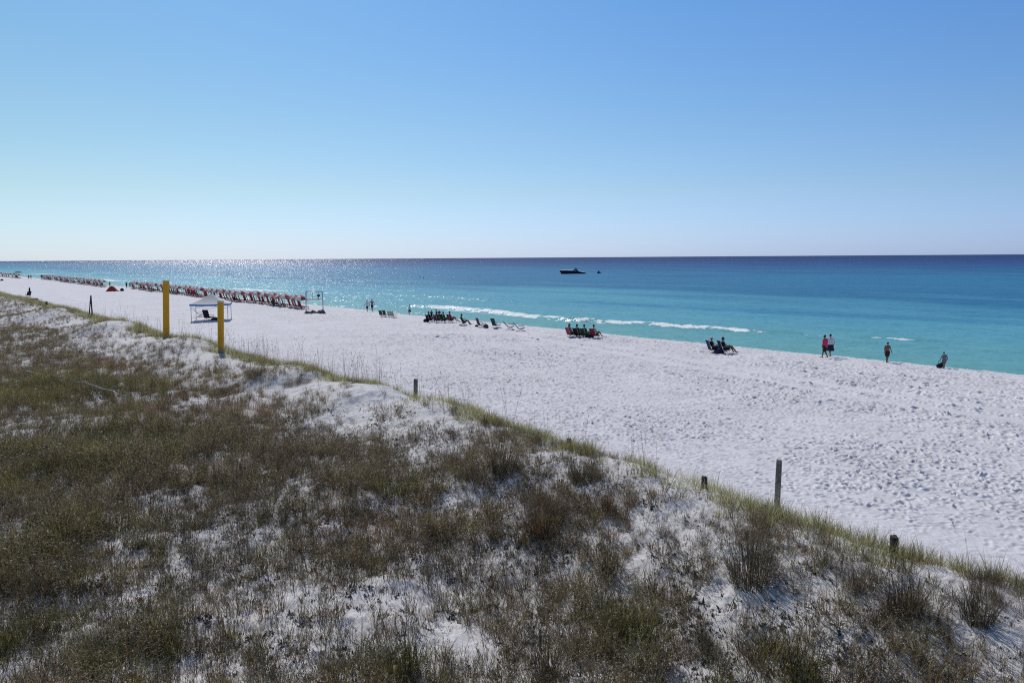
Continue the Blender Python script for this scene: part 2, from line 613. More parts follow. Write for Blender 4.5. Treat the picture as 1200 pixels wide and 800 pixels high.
def dup(proto, kids, loc, rz, label, group=None, scale=1.0):
    """copy of a thing and of its parts; kids = [(part, [sub-parts])]"""
    r = proto.copy(); COL.objects.link(r)
    r.location = loc; r.rotation_euler = (0, 0, rz); r.scale = (scale,) * 3
    r['label'] = label
    if group: r['group'] = group
    for k, subs in kids:
        c = k.copy(); COL.objects.link(c); c.parent = r
        for g in subs:
            d = g.copy(); COL.objects.link(d); d.parent = c
    return r


def kids_of(proto):
    return [(k, children_of(k)) for k in children_of(proto)]


def grid_mesh(name, radii, az, zfun, material, attrs, keep=None):
    """one sheet laid out in rings round the viewer's stand: finer near, coarser far"""
    A, Rr = np.meshgrid(az, radii)
    x = Rr * np.sin(A); y = Rr * np.cos(A)
    z = zfun(x, y)
    nr, na = A.shape
    co = np.stack([x, y, z], -1).reshape(-1, 3)
    idx = np.arange(nr * na).reshape(nr, na)
    q = np.stack([idx[:-1, :-1], idx[:-1, 1:], idx[1:, 1:], idx[1:, :-1]], -1).reshape(-1, 4)[:, ::-1]
    if keep is not None:
        k = keep(x, y).reshape(-1)
        q = q[k[q].any(axis=1)]
    me = bpy.data.meshes.new(name)
    me.vertices.add(len(co)); me.vertices.foreach_set('co', co.astype(np.float32).ravel())
    me.loops.add(q.size); me.loops.foreach_set('vertex_index', q.astype(np.int32).ravel())
    me.polygons.add(len(q))
    me.polygons.foreach_set('loop_start', (np.arange(len(q)) * 4).astype(np.int32))
    me.polygons.foreach_set('loop_total', np.full(len(q), 4, np.int32))
    me.polygons.foreach_set('use_smooth', np.ones(len(q), bool))
    for nm, fn in attrs.items():
        a = me.attributes.new(nm, 'FLOAT', 'POINT')
        a.data.foreach_set('value', fn(x, y).astype(np.float32).ravel())
    me.update(calc_edges=True)
    me.validate()
    me.materials.append(material)
    o = bpy.data.objects.new(name, me)
    COL.objects.link(o)
    return o


# ------------------------------------------------------------------ ground
def geo_r(a, b, q):
    k = int(math.log(b / a) / math.log(1 + q)) + 1
    return list(a * (b / a) ** (np.arange(k) / k))


rad = [0.05, 1, 2.5, 4.5] + geo_r(6.5, 17, 0.0035) + geo_r(17, 70, 0.0018) + geo_r(70, 200, 0.0035) + geo_r(200, 600, 0.01) + geo_r(600, 45000, 0.12) + [45000]
az = np.concatenate([np.linspace(-PI, R(-50), 22)[:-1], np.linspace(R(-50), R(-36), 60)[:-1], np.linspace(R(-36), R(36), 1050),
                     np.linspace(R(36), R(50), 60)[1:], np.linspace(R(50), PI, 22)[1:]])
sandm = sand_material()
ground = grid_mesh('ground', np.array(rad), az, lambda x, y: terrain(x, y, True), sandm,
                   {'dune': lambda x, y: sstep(18.5, 15.0, uv(x, y)[1]),
                    'wet': lambda x, y: sstep(0.34, 0.06, terrain(x, y)) * 0.75})
tag(ground, kind='structure')


# ------------------------------------------------------------------ sea
def polyline(pts):
    return [uv(*at(px, py, 0.0)[:2]) + (w,) for px, py, w in pts]


FOAM = [polyline(p) for p in (
    [(486, 360, 1.2), (520, 361, 3.6), (560, 365, 3.8), (620, 372, 1.8), (665, 376, 1.1)],
    [(655, 376.5, .7), (720, 379.5, 1.2), (790, 384, .75), (850, 388, .85), (905, 392, 0.35)],
    [(1018, 397.5, 0.25), (1050, 399.5, 0.36), (1078, 401, 0.18)],
    [(268, 338, 2.0), (300, 340, 4.0), (325, 341, 3.0)],
    [(214, 336, 2.0), (245, 337, 3.0)],
    [(27, 322, 6), (55, 320.5, 8)],
    [(108, 327, 5), (134, 330, 5)],
    [(930, 394, 0.2), (960, 395, 0.5), (975, 395.5, 0.2)],
)]


def foam(x, y):
    u, v = uv(x, y)
    out = np.zeros_like(u)
    for pl in FOAM:
        pl = sorted(pl)
        us = [p[0] for p in pl]; v_s = [p[1] for p in pl]; ws = [p[2] for p in pl]
        vc = np.interp(u, us, v_s); w = np.interp(u, us, ws)
        L = max((us[-1] - us[0]) * 0.12, 0.5)
        ends = sstep(us[0] - L, us[0] + L, u) * sstep(us[-1] + L, us[-1] - L, u)
        out = np.maximum(out, np.exp(-((v - vc - 0.3 * w) / w) ** 2) * ends)
    dep = -terrain(x, y)
    sw = sstep(0.09, 0.0, dep) * (0.62 + 0.3 * vnoise(u / 5, u * 0 + 7.7))
    return np.maximum(out, sw)


def sea_z(x, y):
    u, v = uv(x, y)
    dpt = sstep(56, 63, v)
    fade = 1 / (1 + (np.hypot(x, y) / 900) ** 2)
    w1 = np.sin(2 * PI * (v + 2.5 * vnoise(u / 25, v / 60)) / 9.5)
    z = 0.07 * (np.maximum(w1, -0.3)) * dpt * (0.6 + 0.8 * vnoise(u / 18, v / 9) ** 2) * fade
    z = z + 0.05 * fbm(u / 5, v / 2.4, 3) * dpt * fade
    for pl in FOAM[:3]:
        pl = sorted(pl)
        us = [p[0] for p in pl]; v_s = [p[1] for p in pl]
        vc = np.interp(u, us, v_s)
        ends = sstep(us[0] - 6, us[0], u) * sstep(us[-1] + 6, us[-1], u)
        z = z + 0.35 * np.exp(-((v - vc - 1.0) / 1.1) ** 2) * ends
    # a smooth swell face further out
    ua, va = uv(*at(540, 350, 0.0)[:2])
    z = z + 0.35 * np.exp(-((v - va) / 2.0) ** 2) * np.exp(-((u - ua) / 22) ** 2)
    return z


radw = [36] + geo_r(38, 200, 0.0045) + geo_r(200, 1200, 0.012) + geo_r(1200, 60000, 0.15) + [60000]
azw = np.concatenate([np.linspace(-PI, R(-45), 14)[:-1], np.linspace(R(-45), R(50), 560), np.linspace(R(50), PI, 30)[1:]])
sea = grid_mesh('water', np.array(radw), azw, sea_z, water_material(), {'foam': foam},
                keep=lambda x, y: uv(x, y)[1] > 52.5)
tag(sea, kind='structure')

# ------------------------------------------------------------------ dune vegetation (nobody could count it)


def blades_mesh(name, blades, material):
    """blades = list of (points along the blade, half widths, side vector, tint)"""
    V, F, T = [], [], []
    for pts, ws, side, t in blades:
        o = len(V)
        for p, w in zip(pts, ws):
            V.append(tuple(p + side * w)); V.append(tuple(p - side * w)); T += [t, t]
        for k in range(len(pts) - 1):
            a = o + 2 * k
            F.append((a, a + 1, a + 3, a + 2))
    me = bpy.data.meshes.new(name)
    me.from_pydata(V, [], F)
    a = me.attributes.new('blade', 'FLOAT', 'POINT')
    a.data.foreach_set('value', T)
    me.materials.append(material)
    return bpy.data.objects.new(name, me)


def blade(base, az_, lean, length, width, curl, seg=4, kink=0.0):
    d = Vector((math.cos(az_), math.sin(az_), 0))
    side = Vector((-math.sin(az_ + random.uniform(-1, 1)), math.cos(az_), 0)).normalized()
    pts, ws = [], []
    p = Vector(base); ang = lean
    for k in range(seg + 1):
        pts.append(p.copy())
        ws.append(width * 0.5 * (1 - (k / seg) ** 1.6 * 0.9))
        ang2 = ang + curl * (k / seg) ** 1.4 + kink * (k > seg * 0.6)
        p = p + (d * math.sin(ang2) + Vector((0, 0, 1)) * math.cos(ang2)) * (length / seg)
    return pts, ws, side, random.random()


def tuft(name, n, rad_, h, width, lean, curl, material, seg=4, kink=0.0):
    bl = []
    for k in range(n):
        a = random.uniform(0, 2 * PI); r_ = rad_ * random.random() ** 0.7
        bl.append(blade((r_ * math.cos(a), r_ * math.sin(a), -0.03), a + random.gauss(0, .7), abs(random.gauss(0, lean)) + lean * .3,
                        h * random.uniform(.45, 1.1), width * random.uniform(.7, 1.3), random.gauss(curl, curl * .6 + .05), seg,
                        random.choice((0, 0, kink))))
    return blades_mesh(name, bl, material)


def stems_with_heads(name, n, rad_, h, material, head=True, width=0.006):
    bl = []
    for k in range(n):
        a = random.uniform(0, 2 * PI); r_ = rad_ * random.random()
        L = h * random.uniform(.7, 1.15)
        b = blade((r_ * math.cos(a), r_ * math.sin(a), -.03), a, abs(random.gauss(0, .10)), L, width, .18, 6)
        bl.append(b)
        if head:
            tip = b[0][-1]; tip0 = b[0][-2]
            ax = (tip - tip0).normalized()
            for q in range(9):
                s_ = tip0 + (tip - tip0) * random.uniform(-.6, 1.1)
                aa = random.uniform(0, 2 * PI)
                bl.append(blade(s_, aa, random.uniform(.3, .9), .055, .013, 1.2, 2))
    return blades_mesh(name, bl, material)


def litter(name, material, n=6, size=.062):
    bl = []
    for k in range(n):
        a = random.uniform(0, 2 * PI)
        r_ = random.random() * size * 1.2
        bl.append(blade((r_ * math.cos(a * 3), r_ * math.sin(a * 3), 0.0), a, random.uniform(.3, 1.3), size * random.uniform(.6, 1.4),
                        size * random.uniform(.35, .7), random.uniform(0, 1.4), 3))
    return blades_mesh(name, bl, material)


def twig_bush(name, n, h, material, material2=None):
    """fine dead branching stalks"""
    bl = []
    for k in range(n):
        a = random.uniform(0, 2 * PI); r_ = .06 * random.random()
        L = h * random.uniform(.5, 1.1)
        b = blade((r_ * math.cos(a), r_ * math.sin(a), -.03), a, abs(random.gauss(0, .35)), L, .006, random.gauss(.1, .25), 5)
        bl.append(b)
        for q in range(5):
            i = random.randint(2, 5)
            s_ = b[0][i]
            bl.append(blade(s_, random.uniform(0, 2 * PI), random.uniform(.3, .9), L * random.uniform(.15, .35), .006, random.gauss(0, .4), 3))
            for w in range(2):
                bl.append(blade(s_ + (b[0][i] - b[0][i - 1]) * random.random(), random.uniform(0, 2 * PI), random.uniform(.4, 1.3), .035, .012, .5, 2))
    return blades_mesh(name, bl, material)


M_DRY = foliage_mat('dry_grass', (0.066, 0.050, 0.028, 1), (0.38, 0.295, 0.17, 1), .28)
M_RUST = foliage_mat('rusty_grass', (0.11, 0.062, 0.032, 1), (0.36, 0.235, 0.13, 1), .3)
M_OLIVE = foliage_mat('olive_grass', (0.085, 0.078, 0.022, 1), (0.36, 0.31, 0.11, 1), .35)
M_GREEN = foliage_mat('green_grass', (0.22, 0.22, 0.09, 1), (0.54, 0.51, 0.27, 1), .5)
M_DARK = foliage_mat('dead_leaves', (0.02, 0.017, 0.015, 1), (0.07, 0.055, 0.045, 1), .05)
M_STEM = foliage_mat('seed_stems', (0.10, 0.085, 0.06, 1), (0.24, 0.20, 0.14, 1), .2)

PR = {}


def proto_set(key, objs):
    c = bpy.data.collections.new('source_' + key)
    for o in objs:
        c.objects.link(o)
    PR[key] = (c, len(objs))


proto_set('dry', [tuft('dry_%d' % k, 26, .10, random.uniform(.32, .50), .0075, .42, .8, M_DRY, 4, 1.1) for k in range(5)])
proto_set('thin', [twig_bush('thin_%d' % k, 9, .44, M_DRY) for k in range(4)])
proto_set('bush', [tuft('bush_%d' % k, 90, .20, random.uniform(.5, .66), .0055, .48, .5, M_DRY, 4, .8) for k in range(3)])
proto_set('rust', [tuft('rust_%d' % k, 40, .12, random.uniform(.36, .5), .007, .36, .6, M_RUST, 4, .8) for k in range(4)])
proto_set('olive', [tuft('olive_%d' % k, 46, .13, random.uniform(.4, .58),   .008, .40, 1.0, M_OLIVE, 5, .9) for k in range(4)])
proto_set('curl', [tuft('curl_%d' % k, 14, .12, random.uniform(.4, .6), .009, .5, 1.7, M_STEM, 6, .6) for k in range(4)])
proto_set('green', [tuft('green_%d' % k, 22, .16, random.uniform(.36, .52), .0095, .4, .8, M_GREEN, 5) for k in range(5)])
proto_set('oats', [stems_with_heads('oats_%d' % k, 2, .12, 1.25, M_STEM, width=.010) for k in range(5)])
proto_set('sprout', [tuft('sprout_%d' % k, 9, .03, random.uniform(.13, .24), .007, .35, .5, M_DRY, 3) for k in range(4)])
proto_set('litter', [litter('litter_%d' % k, M_DARK) for k in range(6)])
proto_set('straw', [tuft('straw_%d' % k, 10, .12, .26, .006, 1.25, .15, M_STEM, 3) for k in range(4)])


def scatter(name, key, P, scl, tint, tilt=0.12):
    """P (n,3) -> one object of instanced plants"""
    c, npr = PR[key]
    n = len(P)
    me = bpy.data.meshes.new(name)
    me.vertices.add(n); me.vertices.foreach_set('co', P.astype(np.float32).ravel())
    rot = np.stack([RNG.normal(0, tilt, n), RNG.normal(0, tilt, n), RNG.uniform(0, 2 * PI, n)], -1)
    a = me.attributes.new('rot', 'FLOAT_VECTOR', 'POINT'); a.data.foreach_set('vector', rot.astype(np.float32).ravel())
    a = me.attributes.new('scl', 'FLOAT', 'POINT'); a.data.foreach_set('value', scl.astype(np.float32))
    a = me.attributes.new('tint', 'FLOAT', 'POINT'); a.data.foreach_set('value', tint.astype(np.float32))
    a = me.attributes.new('pick', 'INT', 'POINT'); a.data.foreach_set('value', RNG.integers(0, npr, n).astype(np.int32))
    o = bpy.data.objects.new(name, me)
    COL.objects.link(o)
    g = bpy.data.node_groups.new('plant_' + name, 'GeometryNodeTree')
    g.interface.new_socket('Geometry', in_out='INPUT', socket_type='NodeSocketGeometry')
    g.interface.new_socket('Geometry', in_out='OUTPUT', socket_type='NodeSocketGeometry')
    N, L = g.nodes, g.links
    gi, go = N.new('NodeGroupInput'), N.new('NodeGroupOutput')
    ip = N.new('GeometryNodeInstanceOnPoints')
    ci = N.new('GeometryNodeCollectionInfo')
    ci.inputs['Collection'].default_value = c
    ci.inputs['Separate Children'].default_value = True
    ci.inputs['Reset Children'].default_value = True

    def na(nm, ty):
        q = N.new('GeometryNodeInputNamedAttribute'); q.data_type = ty
        q.inputs['Name'].default_value = nm
        return q.outputs['Attribute']
    L.new(gi.outputs[0], ip.inputs['Points'])
    L.new(ci.outputs[0], ip.inputs['Instance'])
    ip.inputs['Pick Instance'].default_value = True
    L.new(na('pick', 'INT'), ip.inputs['Instance Index'])
    e2r = N.new('FunctionNodeEulerToRotation')
    L.new(na('rot', 'FLOAT_VECTOR'), e2r.inputs[0])
    L.new(e2r.outputs[0], ip.inputs['Rotation'])
    L.new(na('scl', 'FLOAT'), ip.inputs['Scale'])
    L.new(ip.outputs[0], go.inputs[0])
    md = o.modifiers.new('scatter', 'NODES'); md.node_group = g
    return tag(o, kind='stuff')


# how thickly the dune is grown over, surveyed from the photograph (rows 40 px apart from y=360, columns from x=20)
COVER = [
    "988665555555555555555555555555",
    "984235346655555555555555555555",
    "999975643222333555555555555555",
    "999998765421123555555555555555",
    "899999987655457896555555555555",
    "998888876777658967521123555555",
    "897678867788868578852213455555",
    "998366767787587799666588553344",
    "998465666554567775474589486234",
    "987654444544455655664344688978",
    "997875544444444455787766547755",
    "997665555655555555667888767645",
]
CG = np.array([[int(c) for c in r_] for r_ in COVER], float) / 9.0


def cover(x, y, z):
    px, py, c = proj(x, y, z)
    gx = np.clip((px - 20) / 40, 0, 28.999); gy = np.clip((py - 360) / 40, 0, 10.999)
    ix, iy = gx.astype(int), gy.astype(int)
    fx, fy = gx - ix, gy - iy
    return (CG[iy, ix] * (1 - fx) + CG[iy, ix + 1] * fx) * (1 - fy) + (CG[iy + 1, ix] * (1 - fx) + CG[iy + 1, ix + 1] * fx) * fy


def candidates(n, r0, r1, vmax, vmin=-90, a0=-39, a1=37, power=1.0):
    a = RNG.uniform(R(a0), R(a1), n)
    r_ = np.sqrt(RNG.uniform(r0 ** 2, r1 ** 2, n)) if power == 1.0 else r0 * (r1 / r0) ** (RNG.random(n) ** power)
    x, y = r_ * np.sin(a), r_ * np.cos(a)
    u, v = uv(x, y)
    k = (v < vmax) & (v > vmin)
    x, y = x[k], y[k]
    z = terrain(x, y, True)
    return np.stack([x, y, z], -1)


def area(r0, r1, a0=-39, a1=37):
    return 0.5 * R(a1 - a0) * (r1 * r1 - r0 * r0)


def clumpy(P, s, seed):
    return fbm(P[:, 0] / s + seed, P[:, 1] / s - seed, 3)


def pick(P, prob):
    return P[RNG.random(len(P)) < prob]


def spot(P, pts):
    """soft membership of surveyed patches (px, py, radius in m)"""
    o = np.zeros(len(P))
    for px, py, r_ in pts:
        x, y, _ = at(px, py, 1.75)
        o = np.maximum(o, np.exp(-(((P[:, 0] - x) ** 2 + (P[:, 1] - y) ** 2) / r_ ** 2)))
    return o


RUSTY = [(460, 590, 1.3), (440, 620, .9), (730, 625, .9), (770, 645, .7), (230, 470, 3.5), (300, 480, 2.5), (130, 430, 4), (640, 600, .6), (850, 640, .6), (820, 760, .6)]
OLIVE = [(60, 640, 1.5), (110, 620, 1.3), (30, 740, .9), (120, 760, .8), (170, 760, .6), (480, 775, .4), (430, 770, .4), (710, 715, .5), (740, 740, .4), (850, 780, .6), (920, 780, .5), (60, 540, 3), (480, 580, .8), (40, 460, 5), (140, 520, 3)]
BUSHY = [(545, 500, .7), (580, 515, .8), (600, 530, .7), (630, 540, .6), (520, 560, .7), (560, 575, .6), (660, 545, .6), (690, 560, .5),
         (630, 600, .5), (660, 610, .4), (680, 585, .5), (830, 640, .55), (860, 650, .5), (890, 655, .5), (910, 640, .5), (950, 660, .35), (990, 690, .4), (1010, 720, .4), (1060, 690, .45),
         (1090, 700, .45), (1140, 715, .5), (1180, 705, .5), (960, 700, .4), (1050, 760, .4), (300, 455, .8), (270, 460, .8), (345, 460, .7), (400, 480, .5),
         (80, 760, .6), (20, 690, .5), (1100, 640, .3), (1140, 740, .4), (740, 690, .3), (700, 740, .4)]
BARE = [(660, 655, .28), (690, 665, .28), (740, 665, .3), (745, 685, .25), (680, 560, .35), (760, 575, .8), (810, 590, .8), (840, 605, .55), (860, 700, .35), (890, 715, .3), (840, 705, .3),
        (930, 690, .25), (955, 720, .25), (1130, 760, .3), (1170, 775, .3), (1085, 775, .2), (580, 545, .4), (600, 560, .25), (500, 735, .35), (540, 720, .3), (560, 740, .3),
        (170, 770, .25), (150, 690, .2), (150, 625, .3), (1100, 668, .35), (1060, 650, .3), (480, 475, .9), (520, 487, .8), (560, 500, .5), (430, 480, .9), (370, 460, 1.1),
        (340, 440, 1.2), (290, 430, 1.3), (250, 425, 1.3), (130, 392, 1.8), (160, 385, 1.5), (205, 408, 1.5), (35, 366, 1.2), (60, 376, 1.5), (85, 384, 1.6), (640, 560, .35), (430, 705, .3), (350, 690, .25)]

# --- landward cover
for name, key, dens, r0, r1, mode in (
        ('dry_dune_grass', 'dry', 26, 7.5, 30, 'dry'), ('far_dune_grass', 'dry', 13, 30, 190, 'dry'),
        ('dead_stalks', 'thin', 16, 7.5, 30, 'dry'), ('far_dead_stalks', 'thin', 5, 30, 75, 'dry'),
        ('bushy_dune_grass', 'bush', 26, 7.5, 60, 'bush'), ('rusty_dune_grass', 'rust', 24, 7.5, 70, 'rust'),
        ('olive_dune_grass', 'olive', 20, 7.5, 80, 'olive'), ('short_sprouts', 'sprout', 85, 7.5, 26, 'sprout'),
        ('dead_leaf_litter', 'litter', 80, 7.5, 30, 'litter'), ('fallen_straw', 'straw', 34, 7.5, 28, 'straw'), ('pale_curly_grass', 'curl', 9, 7.5, 22, 'curl')):
    P = candidates(int(dens * area(r0, r1)), r0, r1, 15.2, -75 if r1 < 150 else -45)
    cv = crest_v(uv(P[:, 0], P[:, 1])[0]); vp = uv(P[:, 0], P[:, 1])[1]
    c = cover(P[:, 0], P[:, 1], P[:, 2])
    bare = spot(P, BARE)
    far = np.clip((np.hypot(P[:, 0], P[:, 1]) - 14) / 20, 0, 1)
    nz = (1 - far) * (.42 * clumpy(P, .30, 13.0) + .28 * clumpy(P, .8, 3.0)) + far * (.2 * clumpy(P, .35, 13.0) + .5 * clumpy(P, 1.3, 3.0))
    base = sstep(.06, .80, c * 1.04 + .62 * nz - .75 * np.clip(bare * 1.3, 0, 1))
    topfade = sstep(.1, -.9, vp - cv)
    bsh = np.clip(spot(P, BUSHY) * 1.6 - .35, 0, 1)
    rus = np.clip(spot(P, RUSTY) * (1.0 + 1.0 * clumpy(P, .6, 9.0)), 0, 1)
    oli = np.clip(spot(P, OLIVE) * (1.0 + 1.0 * clumpy(P, .7, 19.0)), 0, 1)
    if mode == 'dry':
        pr = .74 * base * (1 - .6 * rus) * (1 - .6 * oli) * topfade
    elif mode == 'bush':
        pr = bsh * .55 * (1 - .7 * bare) + .02 * base
    elif mode == 'rust':
        pr = rus * base * .5 + base * .03
    elif mode == 'olive':
        pr = oli * base * .6 + base * .04
    elif mode == 'curl':
        pr = base * np.clip(.1 + .5 * clumpy(P, .9, 59.0) + .8 * oli, 0, 1) * .6
    elif mode == 'sprout':
        pr = (.22 + .4 * base) * (1 - .6 * bare) * (.6 + .8 * clumpy(P, .5, 29.0)) * topfade
    elif mode == 'litter':
        pr = (.25 + .3 * base) * np.clip(.5 + 1.6 * clumpy(P, .5, 39.0), 0, 1) * (1 - .6 * bare) * sstep(0, -1.5, vp - cv)
    else:
        pr = (.06 + .6 * base) * (1 - .8 * bare) * topfade
    P = pick(P, np.clip(pr, 0, 1))
    big = clumpy(P, 1.4, 49.0)
    scl = (1 + .3 * big) * RNG.uniform(.7, 1.25, len(P))
    # smaller growth on the ridge face, where the photograph shows short tufts
    scl = scl * (1 - .25 * sstep(9.5, 12.5, uv(P[:, 0], P[:, 1])[1]))
    tint = np.clip(.42 + .35 * big + RNG.normal(0, .16, len(P)), 0, 1)
    scl = scl * (1 + .4 * np.clip(spot(P, OLIVE), 0, 1) * (mode in ('olive', 'dry', 'curl')))
    if mode in ('bush', 'sprout'):
        tint = tint * .5
    if mode == 'dry':
        tint = tint * .85
    tag(scatter(name, key, P, scl, tint))

# --- seaward edge of the ridge: green grass and seed stalks
GAPS = [(480, 474, 1.6), (508, 474, 1.2), (930, 608, .25), (1020, 632, .3), (1110, 655, .2)]
for name, key, dens, r1, v0, v1, fac in (('green_beach_grass', 'green', 18, 170, -.05, 2.8, 1.0), ('dry_ridge_grass', 'dry', 7, 130, -.1, 1.6, .8),
                                         ('tall_seed_stalks', 'oats', 4.0, 90, -.2, 3.4, 1.0), ('olive_ridge_grass', 'olive', 5, 150, 0.0, 2.2, .9)):
    P = candidates(int(dens * area(9, r1)), 9, r1, 19, 11.5)
    cvv = crest_v(uv(P[:, 0], P[:, 1])[0]); vp = uv(P[:, 0], P[:, 1])[1] - cvv
    uu = uv(P[:, 0], P[:, 1])[0]
    edge = .9 * vnoise(uu / 3.0, uu * 0 + 4.4)
    pr = sstep(v0 - .5, v0 + .4, vp) * sstep(v1 + 1.0 + edge, v1 - .6 + edge, vp)
    gap = np.zeros(len(P))
    for px, py, r_ in GAPS:
        x, y, _ = at(px, py, 1.8)
        gap = np.maximum(gap, np.exp(-(((P[:, 0] - x) ** 2 + (P[:, 1] - y) ** 2) / r_ ** 2)))
    pr = pr * np.clip(.55 + .8 * clumpy(P, 1.1, 5.5), .05, 1) * (1 - .85 * np.clip(gap * 1.5, 0, 1)) * fac
    if key == 'oats':
        ax = proj(P[:, 0], P[:, 1], P[:, 2])[0]
        pr = pr * np.interp(ax, [0, 250, 290, 470, 560, 760, 820, 1200], [.35, .35, 1, .8, .3, .15, .03, .05])
    P = pick(P, np.clip(pr, 0, 1))
    far_s = 1 + .35 * sstep(35, 80, np.hypot(P[:, 0], P[:, 1])) * (key != 'oats')
    tag(scatter(name, key, P, far_s * RNG.uniform(.7, 1.2, len(P)), np.clip(.5 + .3 * clumpy(P, 1.2, 3) + RNG.normal(0, .15, len(P)), 0, 1)))

# ------------------------------------------------------------------ posts, stakes and boards
def ground_pt(px, py, sink=0.0):
    x, y, z = at(px, py)
    return Vector((x, y, float(terrain(x, y, True)) - sink))


def size_at(p, pix):
    """metres covered by so many photograph pixels at that point"""
    c = proj(p[0], p[1], p[2])[2]
    return pix / FPX * c


M_YEL = mat('yellow_paint', (0.72, 0.35, 0.012), .55, .05, 2)
M_CAP = mat('sandy_white_cap', (0.62, 0.60, 0.56), .8, .1, 12)
M_WOODG = mat('weathered_wood', (0.20, 0.185, 0.165), .9, .35, 9)
M_WOODD = mat('dark_damp_wood', (0.075, 0.066, 0.055), .9, .35, 9)


def crest_pt(px):
    """point on the ridge line at that photograph column"""
    for d in np.arange(8, 130, .05):
        pass
    d = cF + cR * (px - 600) / FPX
    k = d[:2] / np.linalg.norm(d[:2])
    t = np.arange(8, 200, .05)
    x, y = k[0] * t, k[1] * t
    u, v = uv(x, y)
    i = np.argmin(np.abs(v - crest_v(u) - 0.35))
    # remove the tilt of the camera: solve again for the column at that height
    for _ in range(4):
        z = float(terrain(x[i], y[i]))
        e = px - float(proj(x[i], y[i], z)[0])
        d = cF + cR * (px - 600) / FPX + cU * (400 - float(proj(x[i], y[i], z)[1])) / FPX
        k = d[:2] / np.linalg.norm(d[:2])
        x, y = k[0] * t, k[1] * t
        u, v = uv(x, y)
        i = np.argmin(np.abs(v - crest_v(u) - 0.35))
    return Vector((x[i], y[i], float(terrain(x[i], y[i], True))))


def top_height(p, py):
    """height above p whose image falls on photograph row py"""
    h = 0.0
    for _ in range(12):
        c = proj(p[0], p[1], p[2] + h)
        h += (c[1] - py) / FPX * c[2]
    return h


def behind_crest(px, back):
    q = crest_pt(px)
    q = Vector((q.x + VX * back, q.y + VY * back, 0))
    for _ in range(4):
        q.z = float(terrain(q.x, q.y, True))
        q.x += (px - float(proj(q.x, q.y, q.z)[0])) / FPX * float(proj(q.x, q.y, q.z)[2])
    q.z = float(terrain(q.x, q.y, True))
    return q


def yellow_post(px, ytop, wpx, label):
    wpx = wpx * .93
    p = behind_crest(px, .7)
    h = top_height(p, ytop)
    r_ = size_at(p, wpx) / 2
    t = empty('marker_post', (p.x, p.y, p.z), 0.4, label, 'post', 'yellow posts on the dune ridge')
    m = MB()
    n = 20
    rings = [(-0.5, r_), (h * .3, r_), (h * .6, r_ * .995), (h - .09, r_)]
    for (z0, a), (z1, b) in zip(rings, rings[1:]):
        m.tube((0, 0, z0), (0, 0, z1), a, b, n, cap=False)
    m.build('sleeve', M_YEL, t, True)
    t.rotation_euler = (0, math.atan(.105 * (600 - px) / FPX) , 0)
    m = MB()
    m.tube((0, 0, h - .10), (0, 0, h - .03), r_ * 1.05, r_ * 1.05, n)
    m.sphere((0, 0, h - .03), r_ * 1.04, 1, 1, .28, n, 6)
    m.build('cap', M_CAP, t)
    return t


yellow_post(195, 328, 7.6, 'taller yellow post with pale cap, on the ridge left of the beach canopy')
yellow_post(259, 352, 7.6, 'shorter yellow post with pale cap on the ridge, in front of the beach canopy')


def wood_post(name, p, h, r_, label, material, lean=(0, 0), cat='post', rz=0.0, square=False, group=None, cracks=True):
    m = MB()
    n = 14
    top = Vector((lean[0], lean[1], 1)).normalized() * h
    prof = [(-.4, 1.06), (0, 1.04), (.25, 1.0), (.5, .98), (.75, .97), (.96, .95), (1.0, .84)]
    rr = random.Random(int(h * 1000))
    wob = [rr.uniform(-.09, .09) for _ in range(n)]
    pts, fs_ = [], []
    for t_, s_ in prof:
        c = top * t_ if t_ > 0 else Vector((0, 0, t_))
        for k in range(n):
            a = 2 * PI * k / n
            q = r_ * s_ * (1 + wob[k] + rr.uniform(-.03, .03))
            if square:
                q *= min(1 / max(abs(math.cos(a)), abs(math.sin(a))), 1.3) * .9
            pts.append(c + Vector((q * math.cos(a), q * math.sin(a), rr.uniform(-.3, .3) * r_ if t_ == 1.0 else 0)))
    for j in range(len(prof) - 1):
        for k in range(n):
            a, b = j * n + k, j * n + (k + 1) % n
            fs_.append((a, b, b + n, a + n))
    fs_.append(tuple(range((len(prof) - 1) * n, len(prof) * n)))
    fs_.append(tuple(range(n - 1, -1, -1)))
    m.add(pts, fs_)
    o = m.build(name, material)
    o.location = p
    o.rotation_euler = (0, 0, rz)
    return tag(o, label, cat, group)


def post_px(name, px, ybase, ytop, wpx, label, material, **k):
    p = ground_pt(px, ybase)
    h = top_height(p, ytop)
    return wood_post(name, p, h, size_at(p, wpx) / 2, label, material, **k)


